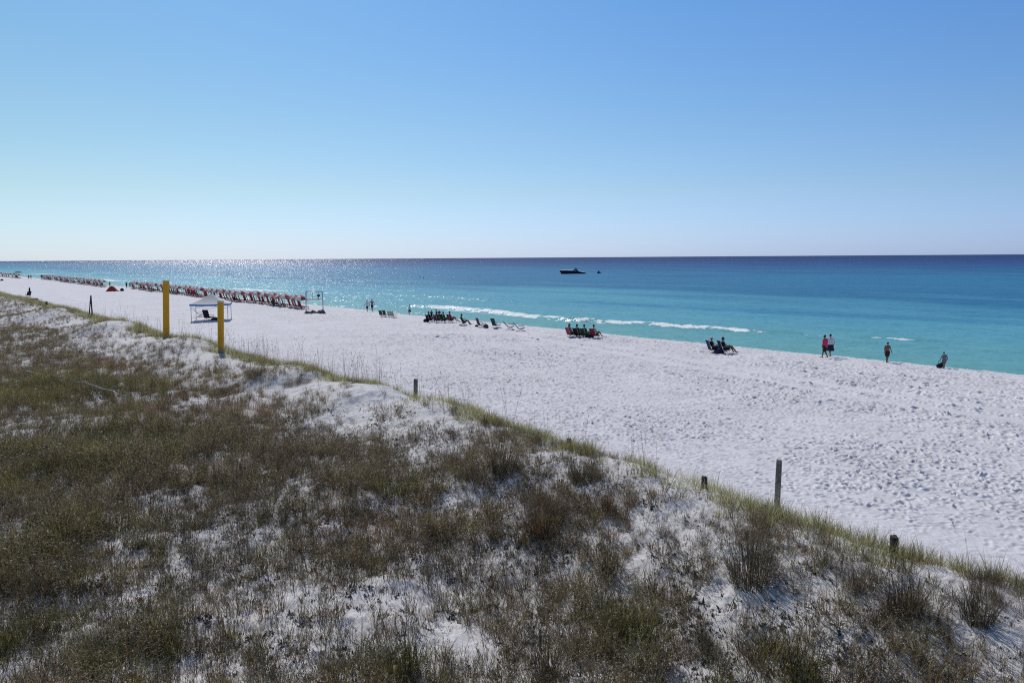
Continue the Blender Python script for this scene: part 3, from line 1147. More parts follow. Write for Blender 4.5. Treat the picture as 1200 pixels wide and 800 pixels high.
post_px('fence_post', 910, 601, 539, 6.8, 'tall weathered grey wooden post at the dune foot, nearest of the standing posts', M_WOODG, lean=(.02, 0))
post_px('fence_post', 487, 473, 444, 5, 'grey wooden post rising behind the sand ridge left of the middle of the beach', M_WOODG, lean=(.03, 0))
q55 = behind_crest(55, .5)
wood_post('fence_post', q55, top_height(q55, 353.5), size_at(q55, 2.4) / 2, 'thin dark post at far left between the ridge grass and the beach', M_WOODD)
for px, yt, w, back, lb in ((825, 567.5, 7, 1.0, 'short cut-off dark stump just left of the tall grey post'),
                            (1047, 628, 9, .7, 'low squat mossy stump in the ridge grass at right, beyond the tall post'),
                            (667, 525, 5.5, 1.0, 'small dark stump half hidden in green grass right of the middle of the ridge')):
    q = crest_pt(px)
    q = Vector((q.x + VX * back * .2, q.y + VY * back, 0)); q.z = float(terrain(q.x, q.y, True))
    # keep the column
    for _ in range(3):
        q.x += (px - float(proj(q.x, q.y, q.z)[0])) / FPX * float(proj(q.x, q.y, q.z)[2])
    q.z = float(terrain(q.x, q.y, True))
    wood_post('wooden_stump', q, max(top_height(q, yt), .3), size_at(q, w) / 2, lb, M_WOODD, square=True, cat='stump')
pa = behind_crest(104.5, 1.3); pb = behind_crest(108.5, 1.3)
ha = top_height(pa, 347); hb = top_height(pb, 346)
wood_post('wooden_stake', pa, ha, .05, 'leaning stake at far left, the slanting one of the crossed pair', M_WOODD, lean=(.14, 0), cat='stake')
wood_post('wooden_stake', pb, hb, .06, 'upright stake at far left that the slanting stake leans against', M_WOODD, lean=(-.01, 0), cat='stake')
# board sticking out of the grass at the far left
p = crest_pt(20); p = Vector((p.x + VX * 1.3, p.y + VY * 1.3, 0)); p.z = float(terrain(p.x, p.y, True)) + .05
m = MB(); m.box((0, 0, .18), (2.6, .25, .55), bev=.03)
for k in range(4):
    m.box((-1.0 + k * .66, -.14, .15), (.12, .06, .66), bev=.01)
o = m.build('timber_board', M_WOODD); o.location = p; o.rotation_euler = (0, .06, R(20))
tag(o, 'dark weathered timber board lying in the ridge grass at far left', 'board')
# fallen branch lying in the grass at left
for (x0, y0, x1, y1, lb) in ((30, 443, 82, 452, 'pale bleached branch lying in the grass at left, farther piece'), (92, 455, 150, 474, 'pale bleached branch lying in the grass at left, nearer and longer piece')):
    a, b = ground_pt(x0, y0), ground_pt(x1, y1)
    m = MB()
    pts = [a.lerp(b, k / 7) + Vector((random.uniform(-.12, .12), random.uniform(-.12, .12), 0)) for k in range(8)]
    pts = [Vector((q.x, q.y, float(terrain(q.x, q.y, True)) + .32)) for q in pts]
    for k in range(7):
        m.tube(pts[k] - a, pts[k + 1] - a, .055 - .005 * k, .05 - .005 * k, 7)
    for k in (2, 4, 5):
        m.tube(pts[k] - a, pts[k] - a + Vector((random.uniform(-.4, .6), random.uniform(-.3, .3), .2)), .025, .01, 6)
    o = m.build('bleached_branch', mat('bleached_wood', (.45, .42, .37), .9, .2, 8)); o.location = a
    tag(o, lb, 'branch')

# ------------------------------------------------------------------ people
SKIN = mat('skin_light', (0.42, 0.24, 0.17), .6, .05, 8)
SKINT = mat('skin_tanned', (0.20, 0.10, 0.065), .6, .05, 8)
HAIRD = mat('dark_hair', (0.02, 0.016, 0.013), .6, .2, 30)
HAIRB = mat('brown_hair', (0.09, 0.055, 0.03), .6, .2, 30)


def cloth(name, c):
    return mat('cloth_' + name, c, .85, .12, 14)


def remesh(name, m, voxel, material, parent, smooth=3):
    o = m.build(name, material, None, True)
    md = o.modifiers.new('r', 'REMESH'); md.mode = 'VOXEL'; md.voxel_size = voxel; md.use_smooth_shade = True
    if smooth:
        ms = o.modifiers.new('s', 'SMOOTH'); ms.iterations = smooth; ms.factor = .5
    dg = bpy.context.evaluated_depsgraph_get()
    me = bpy.data.meshes.new_from_object(o.evaluated_get(dg))
    old = o.data
    o.modifiers.clear()
    o.data = me
    me.materials.clear(); me.materials.append(material)
    bpy.data.meshes.remove(old)
    o.parent = parent
    return o


def capsule(m, a, b, ra, rb, n=12):
    a, b = Vector(a), Vector(b)
    m.tube(a, b, ra, rb, n)
    m.sphere(a, ra, n=n, m=8); m.sphere(b, rb, n=n, m=8)


def hand(m, w, d, side, fwd, s=1.0):
    """palm and five fingers; w wrist, d direction of the arm, side = thumb side"""
    d = Vector(d).normalized(); side = Vector(side).normalized(); fwd = Vector(fwd).normalized()
    pc = Vector(w) + d * .05 * s
    m.sphere(pc, .045 * s, 1, 1, 1, 8, 6)
    for k, L in enumerate((.062, .070, .066, .052)):
        b = Vector(w) + d * .075 * s + side * (.030 - .02 * k) * s
        k1 = b + d * L * .5 * s + fwd * .01 * s
        k2 = k1 + (d + fwd * .8).normalized() * L * .55 * s
        capsule(m, b, k1, .0095 * s, .009 * s, 6); capsule(m, k1, k2, .009 * s, .0078 * s, 6)
    b = Vector(w) + d * .03 * s + side * .035 * s
    k1 = b + (d + side * .9).normalized() * .035 * s
    capsule(m, b, k1, .011 * s, .010 * s, 6); capsule(m, k1, k1 + (d + side * .2).normalized() * .03 * s, .010 * s, .0085 * s, 6)


def person(loc, rz, H, label, group=None, pose='walk', stride=.28, arms=(.25, -.25), top=None, bottom=None, skin=SKIN, hair=HAIRD,
           build=1.0, skirt=False, longhair=False, hat=None, bend=0.0, arm_out=.10, sleeves=False, detail=False, bag=None):
    """+Y is where the person faces; every figure is one closed body skin with hair and clothing on it"""
    S = H / 1.75
    V = lambda x, y, z: Vector((x * S, y * S, z * S))
    J = {}
    if pose == 'walk' or pose == 'stand':
        hz = .92
        J['hip'] = V(0, 0, hz); ch = V(0, .10 * bend, 1.32); J['ch'] = ch; J['neck'] = ch + V(0, .03 + .05 * bend, .17)
        J['head'] = J['neck'] + V(0, .015 + .05 * bend, .145)
        for sgn, k in ((1, 'R'), (-1, 'L')):
            f = sgn * stride
            J['h' + k] = V(.09 * sgn * build, 0, hz - .03)
            J['k' + k] = V(.10 * sgn, f * .55 + .03, .49 + .02 * abs(f))
            J['a' + k] = V(.10 * sgn, f if f > 0 else f * 1.15, .09 + (.07 if f < 0 else 0) * min(1, abs(f) * 4))
            J['t' + k] = J['a' + k] + V(.02 * sgn, .17, -.055 if f > 0 or stride == 0 else -.07)
            sa = arms[0] if sgn > 0 else arms[1]
            J['s' + k] = ch + V(.185 * sgn * (.5 + .5 * build), -.005, .09)
            J['e' + k] = J['s' + k] + V((.05 + arm_out) * sgn, sa * .28, -.27)
            J['w' + k] = J['e' + k] + V((.00 + arm_out * .4) * sgn, sa * .25 + .07, -.24)
    else:   # seated in a low chair, leaning back, feet out in front
        hz = .30
        J['hip'] = V(0, 0, hz); ch = V(0, -.20, hz + .36); J['ch'] = ch; J['neck'] = ch + V(0, -.02, .17)
        J['head'] = J['neck'] + V(0, .04, .145)
        for sgn, k in ((1, 'R'), (-1, 'L')):
            J['h' + k] = V(.09 * sgn, 0, hz)
            J['k' + k] = V(.12 * sgn, .40, hz + .16)
            J['a' + k] = V(.13 * sgn, .66 + .05 * sgn, .085)
            J['t' + k] = J['a' + k] + V(.03 * sgn, .14, .03)
            J['s' + k] = ch + V(.185 * sgn, 0, .09)
            J['e' + k] = J['s' + k] + V(.10 * sgn, .08, -.25)
            J['w' + k] = J['e' + k] + V(-.04 * sgn, .22, .05)
    t = empty('person', loc, rz, label, 'person', group)
    b = build
    m = MB()
    # torso: stacked ellipses joined by the remesh
    hip, chv = J['hip'], J['ch']
    ax = (chv - hip)
    for f, wx, wy in ((-.12, .155, .115), (.0, .165, .12), (.2, .15, .11), (.42, .135, .10), (.62, .145, .105), (.85, .165, .115), (1.05, .165, .105), (1.2, .125, .085)):
        m.sphere(hip + ax * f, S, wx * b, wy * (b * 1.15 - .15), .09, 14, 8)
    capsule(m, hip, chv, .10 * S * b, .11 * S * b)
    capsule(m, chv + V(0, 0, .05), J['neck'], .06 * S, .052 * S)
    capsule(m, J['sL'], J['sR'], .058 * S, .058 * S)
    hd = J['head']
    m.sphere(hd + V(0, 0, .01), S, .076, .094, .112, 14, 10)
    m.sphere(hd + V(0, .025, -.055), S, .056, .062, .062, 12, 8)         # jaw
    m.sphere(hd + V(0, .095, -.015), S, .013, .022, .026, 8, 6)         # nose
    m.sphere(hd + V(0, .083, -.058), S, .026, .012, .009, 8, 6)         # mouth
    for sg in (-1, 1):
        m.sphere(hd + V(.079 * sg, -.005, -.01), S, .013, .022, .034, 8, 6)   # ears
    for k, sg in (('R', 1), ('L', -1)):
        capsule(m, J['h' + k], J['k' + k], .088 * S * b, .058 * S * (b * .6 + .4))
        mid = J['k' + k].lerp(J['a' + k], .3)
        capsule(m, J['k' + k], mid, .056 * S, .058 * S); capsule(m, mid, J['a' + k], .058 * S, .038 * S)
        heel = J['a' + k] + V(0, -.04, -.045)
        capsule(m, heel, J['t' + k], .034 * S, .026 * S)
        capsule(m, J['a' + k], heel, .036 * S, .032 * S)
        capsule(m, J['s' + k], J['e' + k], .052 * S * (b * .6 + .4), .040 * S)
        capsule(m, J['e' + k], J['w' + k], .040 * S, .028 * S)
        d = (J['w' + k] - J['e' + k]).normalized()
        hand(m, J['w' + k], d, Vector((-sg * .4, .9, 0)), Vector((-sg, .1, 0)), S)
    remesh('body', m, .0085 if detail else .017, skin, t, 1)
    # eyes
    for sg in (-1, 1):
        m = MB(); m.sphere(hd + V(.03 * sg, .083, .012), .011 * S, n=8, m=6)
        m.build('eye', HAIRD, t, True)
    # hair
    m = MB()
    m.sphere(hd + V(0, -.018, .03), S, .086, .098, .108, 14, 10)
    if longhair:
        m.sphere(hd + V(0, -.06, -.08), S, .085, .06, .14, 12, 8)
    m2 = MB()
    o = remesh('hair', m, .014, hair, t, 1)
    if hat is not None:
        m = MB()
        m.sphere(hd + V(0, -.012, .055), S, .096, .108, .085, 14, 8)
        m.sphere(hd + V(0, .09, .055), S, .075, .09, .012, 14, 6)
        m.build('cap', hat, t, True)
    if top is not None:
        m = MB()
        for f, wx, wy in ((-.05, .185, .14), (.15, .175, .132), (.35, .165, .125), (.55, .165, .125), (.8, .18, .13), (1.02, .182, .122), (1.17, .145, .10)):
            m.sphere(hip + ax * f, S, wx * b, wy * (b * 1.15 - .15), .095, 14, 8)
        capsule(m, J['sL'], J['sR'], .069 * S, .069 * S)
        for k in 'RL':
            e = J['w' + k] if sleeves else J['s' + k].lerp(J['e' + k], .55)
            if sleeves:
                capsule(m, J['s' + k], J['e' + k], .066 * S, .056 * S); capsule(m, J['e' + k], J['e' + k].lerp(J['w' + k], .9), .056 * S, .044 * S)
            else:
                capsule(m, J['s' + k], e, .066 * S, .062 * S)
        remesh('shirt', m, .016, top, t, 2)
    if bottom is not None:
        m = MB()
        m.sphere(hip + V(0, 0, -.02), S, .18 * b, .135 * b, .12, 14, 8)
        for k in 'RL':
            e = J['h' + k].lerp(J['k' + k], .78)
            capsule(m, J['h' + k], e, .104 * S * b, .088 * S * (b * .6 + .4))
        if skirt:
            m.tube(hip + V(0, 0, .05), hip + V(0, .02, -.42), .15 * S * b, .26 * S * b, 18)
        remesh('skirt' if skirt else 'shorts', m, .016, bottom, t, 2)
    return t, J, S


def gp(px, py):
    return ground_pt(px, py)


# nearest walkers at the water's edge
def facing(px0, px1):
    return 0


R_W = cloth('pink', (0.62, 0.055, 0.16))
SHOREDIR = math.atan2(-(-UX), UY)           # heading along the shore away from the viewer (rotation from +Y)
AWAY = math.atan2(-UX, UY)                   # z rotation that turns +Y to the far shore direction
TOWARD = AWAY + PI
p1 = gp(966, 419.5)
person(p1, .65, top_height(p1, 392.5), 'stout person in a bright pink top and dark shorts walking along the water', None,
       top=R_W, bottom=cloth('black', (.018, .018, .022)), build=1.5, stride=.26, arms=(.3, -.5), arm_out=.22, detail=True, skin=SKINT)
p2 = gp(972.5, 418.3)
person(p2, .15, top_height(p2, 391.5), 'person in white shirt and dark wrap walking just right of the one in pink', None,
       top=cloth('white', (.62, .62, .65)), bottom=cloth('navy', (.02, .025, .05)), skirt=True, stride=.20, detail=True, build=1.25)
p3 = gp(1039, 425)
person(p3, PI + .3, top_height(p3, 400.8), 'tanned bare-chested person in long black shorts standing alone at the water edge', None, pose='stand', stride=.07,
       arms=(.1, .2), arm_out=.04, bottom=cloth('black', (.018, .018, .022)), skin=SKINT, build=1.4, detail=True)
p4 = gp(1106, 431.5)
_, J4, S4 = person(p4, .1, top_height(p4, 412.5), 'person in a loose grey hooded top carrying a dark bag, rightmost on the beach', None, pose='walk', stride=.10,
                   arms=(.1, -.1), arm_out=.12, top=cloth('grey', (.17, .18, .22)), bottom=cloth('taupe', (.16, .12, .11)), sleeves=True, bend=.5, detail=True, build=1.4)
Mz = Matrix.Rotation(.1, 3, 'Z')
# the bag hangs from the hand on the left side of the picture
hs_ = [(Mz @ J4['wL']), (Mz @ J4['wR'])]
wv = min(hs_, key=lambda q: q.x)
m = MB()
m.box((0, 0, -.30), (.42, .16, .30), bev=.05)
bag = m.build('beach_bag', cloth('bag', (.015, .016, .02)))
m = MB()
m.tube((-.13, 0, -.16), (-.03, 0, .02), .012); m.tube((.13, 0, -.16), (.03, 0, .02), .012); m.tube((-.03, 0, .02), (.03, 0, .02), .012)
m.build('handle', cloth('bag', (.015, .016, .02)), bag)
bag.location = p4 + wv + Vector((-.06, 0, -.06)); bag.rotation_euler = (0, R(-18), R(10))
tag(bag, 'dark bag hanging from the hand of the rightmost person', 'bag')

# further walkers
blk, nvy, wht, red_, grn, brn = (cloth(n_, c_) for n_, c_ in (('black', (.018, .018, .022)), ('navy', (.02, .025, .05)), ('white', (.62, .62, .65)),
                                 ('red', (.42, .035, .04)), ('dark_green', (.03, .10, .055)), ('brown', (.10, .06, .045))))
pinkish = cloth('rose', (.42, .16, .22))
for px, yb, yt, rz, lb, kw in (
        (430.5, 365.3, 352, AWAY, 'left one of two people strolling side by side, in a light top and dark shorts', dict(top=wht, bottom=nvy, stride=.2, arm_out=.2)),
        (436.3, 365, 350.5, AWAY, 'right one of two people strolling side by side, in a rose top, arms out', dict(top=pinkish, bottom=blk, stride=.1, arm_out=.22, build=1.1)),
        (480, 369, 357, TOWARD + .4, 'lone person in a light top and dark wrap walking left of the seated group', dict(top=wht, bottom=nvy, skirt=True, stride=.12)),
        (505.8, 375.5, 363.4, AWAY, 'dark-clad person standing behind the left side of the seated group', dict(top=blk, bottom=blk, pose='stand', stride=.05, skin=SKINT)),
        (511.6, 375.5, 362.4, AWAY + 1, 'person standing in the middle of the group, left of two close together', dict(top=nvy, bottom=blk, pose='stand', stride=.06, skin=SKINT)),
        (514.8, 375.3, 363, AWAY - .6, 'person standing in the middle of the group, right of two close together', dict(top=blk, bottom=nvy, pose='stand', stride=.04)),
        (148.6, 337.8, 330.2, AWAY, 'left one of two far walkers beyond the end of the long umbrella row', dict(top=nvy, bottom=blk, stride=.15)),
        (152.6, 337.4, 331, AWAY, 'right one of two far walkers beyond the end of the long umbrella row', dict(top=blk, bottom=nvy, stride=.1)),
        (129, 336.5, 330, AWAY + 2, 'distant person standing behind the orange beach tent', dict(top=nvy, bottom=blk, pose='stand', stride=.03)),
        (49.3, 328, 321.5, TOWARD, 'distant person walking at the left end of the far umbrella row', dict(top=blk, bottom=wht, stride=.12)),
        (34, 327.3, 322, AWAY, 'left one of a far pair walking between the two far umbrella rows', dict(top=blk, bottom=blk, stride=.14)),
        (36.6, 327, 322.2, AWAY, 'right one of a far pair walking between the two far umbrella rows', dict(top=nvy, bottom=blk, stride=.14))):
    p = gp(px, yb)
    person(p, rz, top_height(p, yt), lb, None, **kw)

# ------------------------------------------------------------------ beach chairs
M_POLE = mat('white_metal', (.55, .56, .58), .35, .05, 10, .4)
M_DPOLE = mat('dark_metal', (.06, .06, .065), .4, .05, 10, .6)
M_LWOOD = mat('varnished_wood', (.26, .15, .08), .6, .2, 14)


def low_chair(loc, rz, col, label, group=None, recline=.45, frame=M_POLE, s=1.0):
    """folding beach chair: +Y is where the sitter faces"""
    t = empty('beach_chair', loc, rz, label, 'chair', group)
    t.scale = (s, s, s)
    m = MB(); m.sheet((0, .02, .22), (.27, 0, 0), (0, .25, .04), .02, sag=.04); m.build('seat', col, t, True)
    m = MB()
    d = Vector((0, -math.sin(recline), math.cos(recline)))
    m.sheet(Vector((0, -.24, .20)) + d * .33, (.27, 0, 0), d * .33, .02, sag=.03); m.build('backrest', col, t, True)
    m = MB()
    for x in (-.29, .29):
        b0 = Vector((x, -.24, .19)); m.tube(b0, b0 + d * .68, .013)
        m.tube((x, -.24, .19), (x, .28, .26), .013)
        m.tube((x, -.30, .0), (x, .25, .27), .012); m.tube((x, .26, .0), (x, -.18, .22), .012)
        m.tube((x, .20, .24), (x, .20, .42), .011)
    m.tube((-.29, -.30, .012), (.29, -.30, .012), .012); m.tube((-.29, .26, .012), (.29, .26, .012), .012)
    q = Vector((0, -.24, .19)) + d * .68
    m.tube(q + Vector((-.29, 0, 0)), q + Vector((.29, 0, 0)), .013)
    m.build('frame', frame, t, True)
    for x in (-.30, .30):
        m = MB(); m.box((x, -.03, .43), (.05, .48, .03), bev=.008)
        m.build('armrest', M_LWOOD, t)
    return t


SEAW = math.atan2(-VX, VY)        # rotation that turns +Y out to sea
ch_mats = {k: cloth('canvas_' + k, c) for k, c in dict(navy=(.022, .028, .085), green=(.025, .075, .03), teal=(.02, .07, .08), grey=(.25, .25, .27),
           pink=(.28, .04, .085), black=(.016, .016, .02), pale=(.42, .45, .42), red=(.22, .025, .045), purple=(.10, .03, .10)).items()}
# the pair in navy chairs
for px, py, rz, colr, lb in (
        (836.5, 413.6, SEAW - .55, 'navy', 'navy beach chair of the left sitter in the seated pair at right'),
        (850, 414.8, SEAW - .55, 'navy', 'navy beach chair of the right sitter in the seated pair at right'),
        (448.2, 370.8, SEAW + .3, 'green', 'dark green beach chair, left of the two green ones, standing empty'),
        (452.4, 371.3, SEAW + .3, 'green', 'dark green beach chair, right of the two green ones, standing empty'),
        (458.2, 371.8, SEAW + .3, 'pale', 'pale beach chair directly right of the two green chairs'),
        (462, 372.2, SEAW + .2, 'pale', 'pale beach chair, second to the right of the two green chairs'),
        (543.2, 381.2, SEAW - .5, 'grey', 'reclined grey beach chair under the person lounging beside the seated group'),
        (564.5, 383, SEAW - .2, 'purple', 'dusky beach chair with a small bundle beside it, right of the lounging person'),
        (582, 384, SEAW, 'teal', 'dark teal high-backed beach chair seen from behind, standing empty'),
        (598.8, 386, SEAW - .7, 'teal', 'empty dark chair leaning back, left of the last two before the tyre tracks'),
        (611.2, 387.5, SEAW - .7, 'navy', 'empty dark chair leaning back, right of the last two before the tyre tracks'),
        (669.5, 394.8, SEAW - .2, 'pink', 'pink beach chair at the left end of the group of four sitters'),
        (678, 395, SEAW, 'black', 'black beach chair second from left in the group of four sitters'),
        (686.5, 395.4, SEAW, 'green', 'green beach chair third from left in the group of four sitters'),
        (697.5, 396.4, SEAW + .1, 'red', 'red beach chair at the right end of the group of four sitters'),
        (504.3, 377.6, SEAW, 'black', 'black beach chair at the left of the group around the standing people'),
        (513.5, 378, SEAW, 'purple', 'dark purple beach chair in the middle of the group around the standing people'),
        (521.3, 377.8, SEAW, 'green', 'green beach chair under the sitter in green'),
        (529, 377.6, SEAW - .2, 'red', 'red beach chair at the right of the group around the standing people')):
    p = gp(px, py)
    low_chair(p, rz, ch_mats[colr], lb, recline=.75 if 'reclined' in lb or 'leaning' in lb else .36, s=.85 if 'green ones' in lb or 'two green' in lb else (1.0 if 'sitters' in lb or 'group' in lb else 1.12))

cap_w = cloth('cap_white', (.75, .75, .75))
for px, py, rz, lb, kw in (
        (836.5, 413.6, SEAW - .55, 'person in dark clothes and a white cap, left of the seated pair at right', dict(top=nvy, bottom=blk, hat=cap_w)),
        (850, 414.8, SEAW - .55, 'person with bare tanned legs, right of the seated pair at right', dict(top=nvy, bottom=blk, skin=SKINT)),
        (543.2, 381.2, SEAW - .5, 'person lounging in the reclined grey chair right of the seated group', dict(top=blk, bottom=nvy, skin=SKINT)),
        (669.5, 394.8, SEAW - .2, 'person in pink sitting at the left end of the group of four', dict(top=pinkish, bottom=blk, longhair=True, hair=HAIRB)),
        (678, 395, SEAW, 'person in a brown top, second from left in the group of four sitters', dict(top=brn, bottom=blk, skin=SKINT)),
        (686.5, 395.4, SEAW, 'person in dark green, third from left in the group of four sitters', dict(top=grn, bottom=nvy)),
        (697.5, 396.4, SEAW + .1, 'person in a white top, right end of the group of four sitters', dict(top=wht, bottom=blk)),
        (504.3, 377.6, SEAW, 'person in black sitting at the left of the group with standing people', dict(top=blk, bottom=blk, skin=SKINT)),
        (513.5, 378, SEAW, 'person in dark brown sitting in the middle of the group with standing people', dict(top=brn, bottom=blk, skin=SKINT)),
        (521.3, 377.8, SEAW, 'person wrapped in green sitting right of the standing people', dict(top=grn, bottom=grn)),
        (529, 377.6, SEAW - .2, 'person in red sitting at the right of the group with standing people', dict(top=red_, bottom=blk))):
    p = gp(px, py)
    person(p + Vector((0, 0, .02)), rz, 1.78, lb, None, pose='sit', **kw)


def bundle(px, py, w, h, material, label, cat='bag'):
    p = gp(px, py)
    m = MB()
    m.sphere((0, 0, h * .42), 1, w * .5, w * .36, h * .5, 14, 8)
    m.sphere((w * .22, 0, h * .3), 1, w * .3, w * .3, h * .36, 12, 8)
    m.sphere((-w * .28, .03, h * .25), 1, w * .26, w * .25, h * .3, 12, 8)
    m.tube((-w * .15, 0, h * .8), (0, 0, h * 1.08), .015); m.tube((0, 0, h * 1.08), (w * .15, 0, h * .8), .015)
    o = m.build(cat.replace(' ', '_'), material, None, True)
    o.location = p
    return tag(o, label, cat)


bundle(569.5, 384, .5, .4, brn, 'small brown bag on the sand beside the dusky chair')
bundle(558.5, 383, .35, .25, blk, 'small black bag on the sand between the lounging person and the dusky chair')
bundle(499.5, 377.6, .6, .4, blk, 'black bag on the sand at the left edge of the seated group')
bundle(655 - 2, 396, .0001 + .3, .2, wht, 'small white bag on the sand left of the four sitters') if False else None
bundle(690.8, 396.2, .7, .4, blk, 'dark bag on the sand between the last two of the four sitters')
bundle(842.5, 414.4, .7, .42, ch_mats['navy'], 'navy bag on the sand between the seated pair')
bundle(143.2, 341, .8, .7, blk, 'dark round bundle right of the orange beach tent')
bundle(252.5, 375.3, .9, .35, blk, 'dark bag on the sand under the canopy, right of the chair')
bundle(2.5, 329, 1.0, .6, blk, 'dark bundle on the sand at the far left edge')

# ------------------------------------------------------------------ rented umbrellas and loungers
M_RED = mat('red_canvas', (.34, .018, .040), .8, .08, 10, trans=.2)
M_WHC = mat('white_canvas', (.72, .70, .69), .8, .06, 10, trans=.22)


def make_umbrella(rad_=1.12, h=1.80):
    t = empty('beach_umbrella', (0, 0, 0), 0, 'x', 'umbrella')
    m = MB()
    n = 8; sub = 4
    prof = [(0.03, h), (rad_ * .38, h - .10), (rad_ * .72, h - .27), (rad_, h - .50)]
    for side in (0, 1):
        for g in range(n):
            for k in range(sub):
                a0 = 2 * PI * (g + k / sub) / n; a1 = 2 * PI * (g + (k + 1) / sub) / n
                for (r0, z0), (r1, z1) in zip(prof, prof[1:]):
                    sg0 = 1 - .05 * math.sin(PI * k / sub); sg1 = 1 - .05 * math.sin(PI * (k + 1) / sub)
                    dz = -.012 * side
                    q = [(r0 * sg0 * math.cos(a0), r0 * sg0 * math.sin(a0), z0 + dz), (r1 * sg0 * math.cos(a0), r1 * sg0 * math.sin(a0), z1 + dz),
                         (r1 * sg1 * math.cos(a1), r1 * sg1 * math.sin(a1), z1 + dz), (r0 * sg1 * math.cos(a1), r0 * sg1 * math.sin(a1), z0 + dz)]
                    m.add(q, [(0, 1, 2, 3) if side == 0 else (3, 2, 1, 0)], g % 2)
    c = m.build('canopy', [M_RED, M_WHC], t)
    m = MB()
    for g in range(n):
        for k in range(sub):
            a0 = 2 * PI * (g + k / sub) / n; a1 = 2 * PI * (g + (k + 1) / sub) / n
            sg0 = 1 - .05 * math.sin(PI * k / sub); sg1 = 1 - .05 * math.sin(PI * (k + 1) / sub)
            q = [(rad_ * sg0 * math.cos(a0), rad_ * sg0 * math.sin(a0), h - .50), (rad_ * 1.01 * sg0 * math.cos(a0), rad_ * 1.01 * sg0 * math.sin(a0), h - .64),
                 (rad_ * 1.01 * sg1 * math.cos(a1), rad_ * 1.01 * sg1 * math.sin(a1), h - .64), (rad_ * sg1 * math.cos(a1), rad_ * sg1 * math.sin(a1), h - .50)]
            m.add(q, [(0, 1, 2, 3)], g % 2)
    m.build('valance', [M_RED, M_WHC], c)
    m = MB(); m.tube((0, 0, -.3), (0, 0, h + .06), .024, .02, 8); m.build('pole', M_LWOOD, t, True)
    m = MB(); m.sphere((0, 0, h + .09), .045); m.build('finial', M_WHC, t, True)
    return t


def make_lounger():
    """wooden rental beach chaise with red canvas, +Y to the sea"""
    t = empty('beach_lounger', (0, 0, 0), 0, 'x', 'lounger')
    m = MB(); m.sheet((0, .30, .34), (.29, 0, 0), (0, .52, .03), .03, sag=.03); m.build('seat', M_RED, t, True)
    m = MB(); d = Vector((0, -.30, .95)).normalized()
    m.sheet(Vector((0, -.24, .32)) + d * .44, (.29, 0, 0), d * .44, .03, sag=.03); m.build('backrest', M_RED, t, True)
    m = MB()
    for x in (-.31, .31):
        m.box((x, .28, .31), (.045, 1.15, .05))
        b0 = Vector((x, -.24, .30)); m.tube(b0, b0 + d * .92, .02, n=6)
        m.tube((x, -.55, .02), (x, -.30, .62), .018, n=6)
    m.tube((-.31, -.52, 1.17), (.31, -.52, 1.17), .02, n=6)
    m.build('frame', M_LWOOD, t)
    for x in (-.31, .31):
        for y in (-.25, .78):
            m = MB(); m.box((x, y, .145), (.05, .05, .29)); m.build('leg', M_LWOOD, t)
    return t


UMB = make_umbrella(); UK = kids_of(UMB)
LOU = make_lounger(); LK = kids_of(LOU)


def mini(proto_kids, keep):
    return [(k, []) for k, s_ in proto_kids if k.name.split('.')[0] in keep]


def ordinal(k):
    return ('first second third fourth fifth sixth seventh eighth ninth tenth eleventh twelfth thirteenth fourteenth fifteenth sixteenth '
            'seventeenth eighteenth nineteenth twentieth').split()[k]


first_u, first_l = [True], [True]


def place(proto, kids, first, loc, rz, label, group, scale=1.0):
    if first[0]:
        first[0] = False
        proto.location = loc; proto.rotation_euler = (0, 0, rz); proto.scale = (scale,) * 3
        proto['label'] = label; proto['group'] = group
        return proto
    return dup(proto, kids, loc, rz, label, group, scale)


def station_row(pa_, pb_, n, tagger, group_u, group_l, kids_u, kids_l, two=True):
    A, B = gp(*pa_), gp(*pb_)
    for k in range(n):
        q = A.lerp(B, k / (n - 1))
        jx, jv = random.uniform(-.6, .6), random.uniform(-.5, .5)
        x = q.x + UX * jx + VX * jv; y = q.y + UY * jx + VY * jv
        z = float(terrain(x, y))
        lu, ll, lr = tagger(k, n)
        place(UMB, kids_u, first_u, (x, y, z), random.uniform(0, .3) + .2, lu, group_u, random.uniform(.94, 1.05))
        for sg, lab in ((-1, ll), (1, lr)):
            lx, ly = x + UX * .62 * sg - VX * .15, y + UY * .62 * sg - VY * .15
            place(LOU, kids_l, first_l, (lx, ly, float(terrain(lx, ly))), SEAW + random.uniform(-.3, .3), lab, group_l)


def tag_a(k, n):
    if k < 20:
        o_ = ordinal(k)
        return ('red and white umbrella, %s from the right-hand near end of the long row' % o_,
                'red lounger on the near side of the %s umbrella from the right-hand end' % o_,
                'red lounger on the far side of the %s umbrella from the right-hand end' % o_)
    return ('red and white umbrella in the farther left part of the long row',
            'red lounger under an umbrella in the farther left part of the long row',
            'red lounger under an umbrella in the farther left part of the long row')


station_row((356.5, 362), (158, 338.6), 34, tag_a, 'red and white umbrellas in the long row', 'red loungers in the long row', UK, LK)
far_u = mini(UK, ('canopy', 'pole')); far_l = mini(LK, ('backrest', 'seat', 'frame'))
station_row((124, 336.2), (53, 327.6), 38, lambda k, n: ('distant red and white umbrella in the tight row beyond the orange tent',) +
            ('distant red lounger in the tight row beyond the orange tent',) * 2, 'far row of umbrellas', 'far row of loungers', far_u, far_l)
station_row((23.5, 326.3), (-8, 323.2), 18, lambda k, n: ('tiny red and white umbrella in the farthest row at the left edge',) +
            ('tiny red lounger in the farthest row at the left edge',) * 2, 'farthest row of umbrellas', 'farthest row of loungers', far_u, far_l)

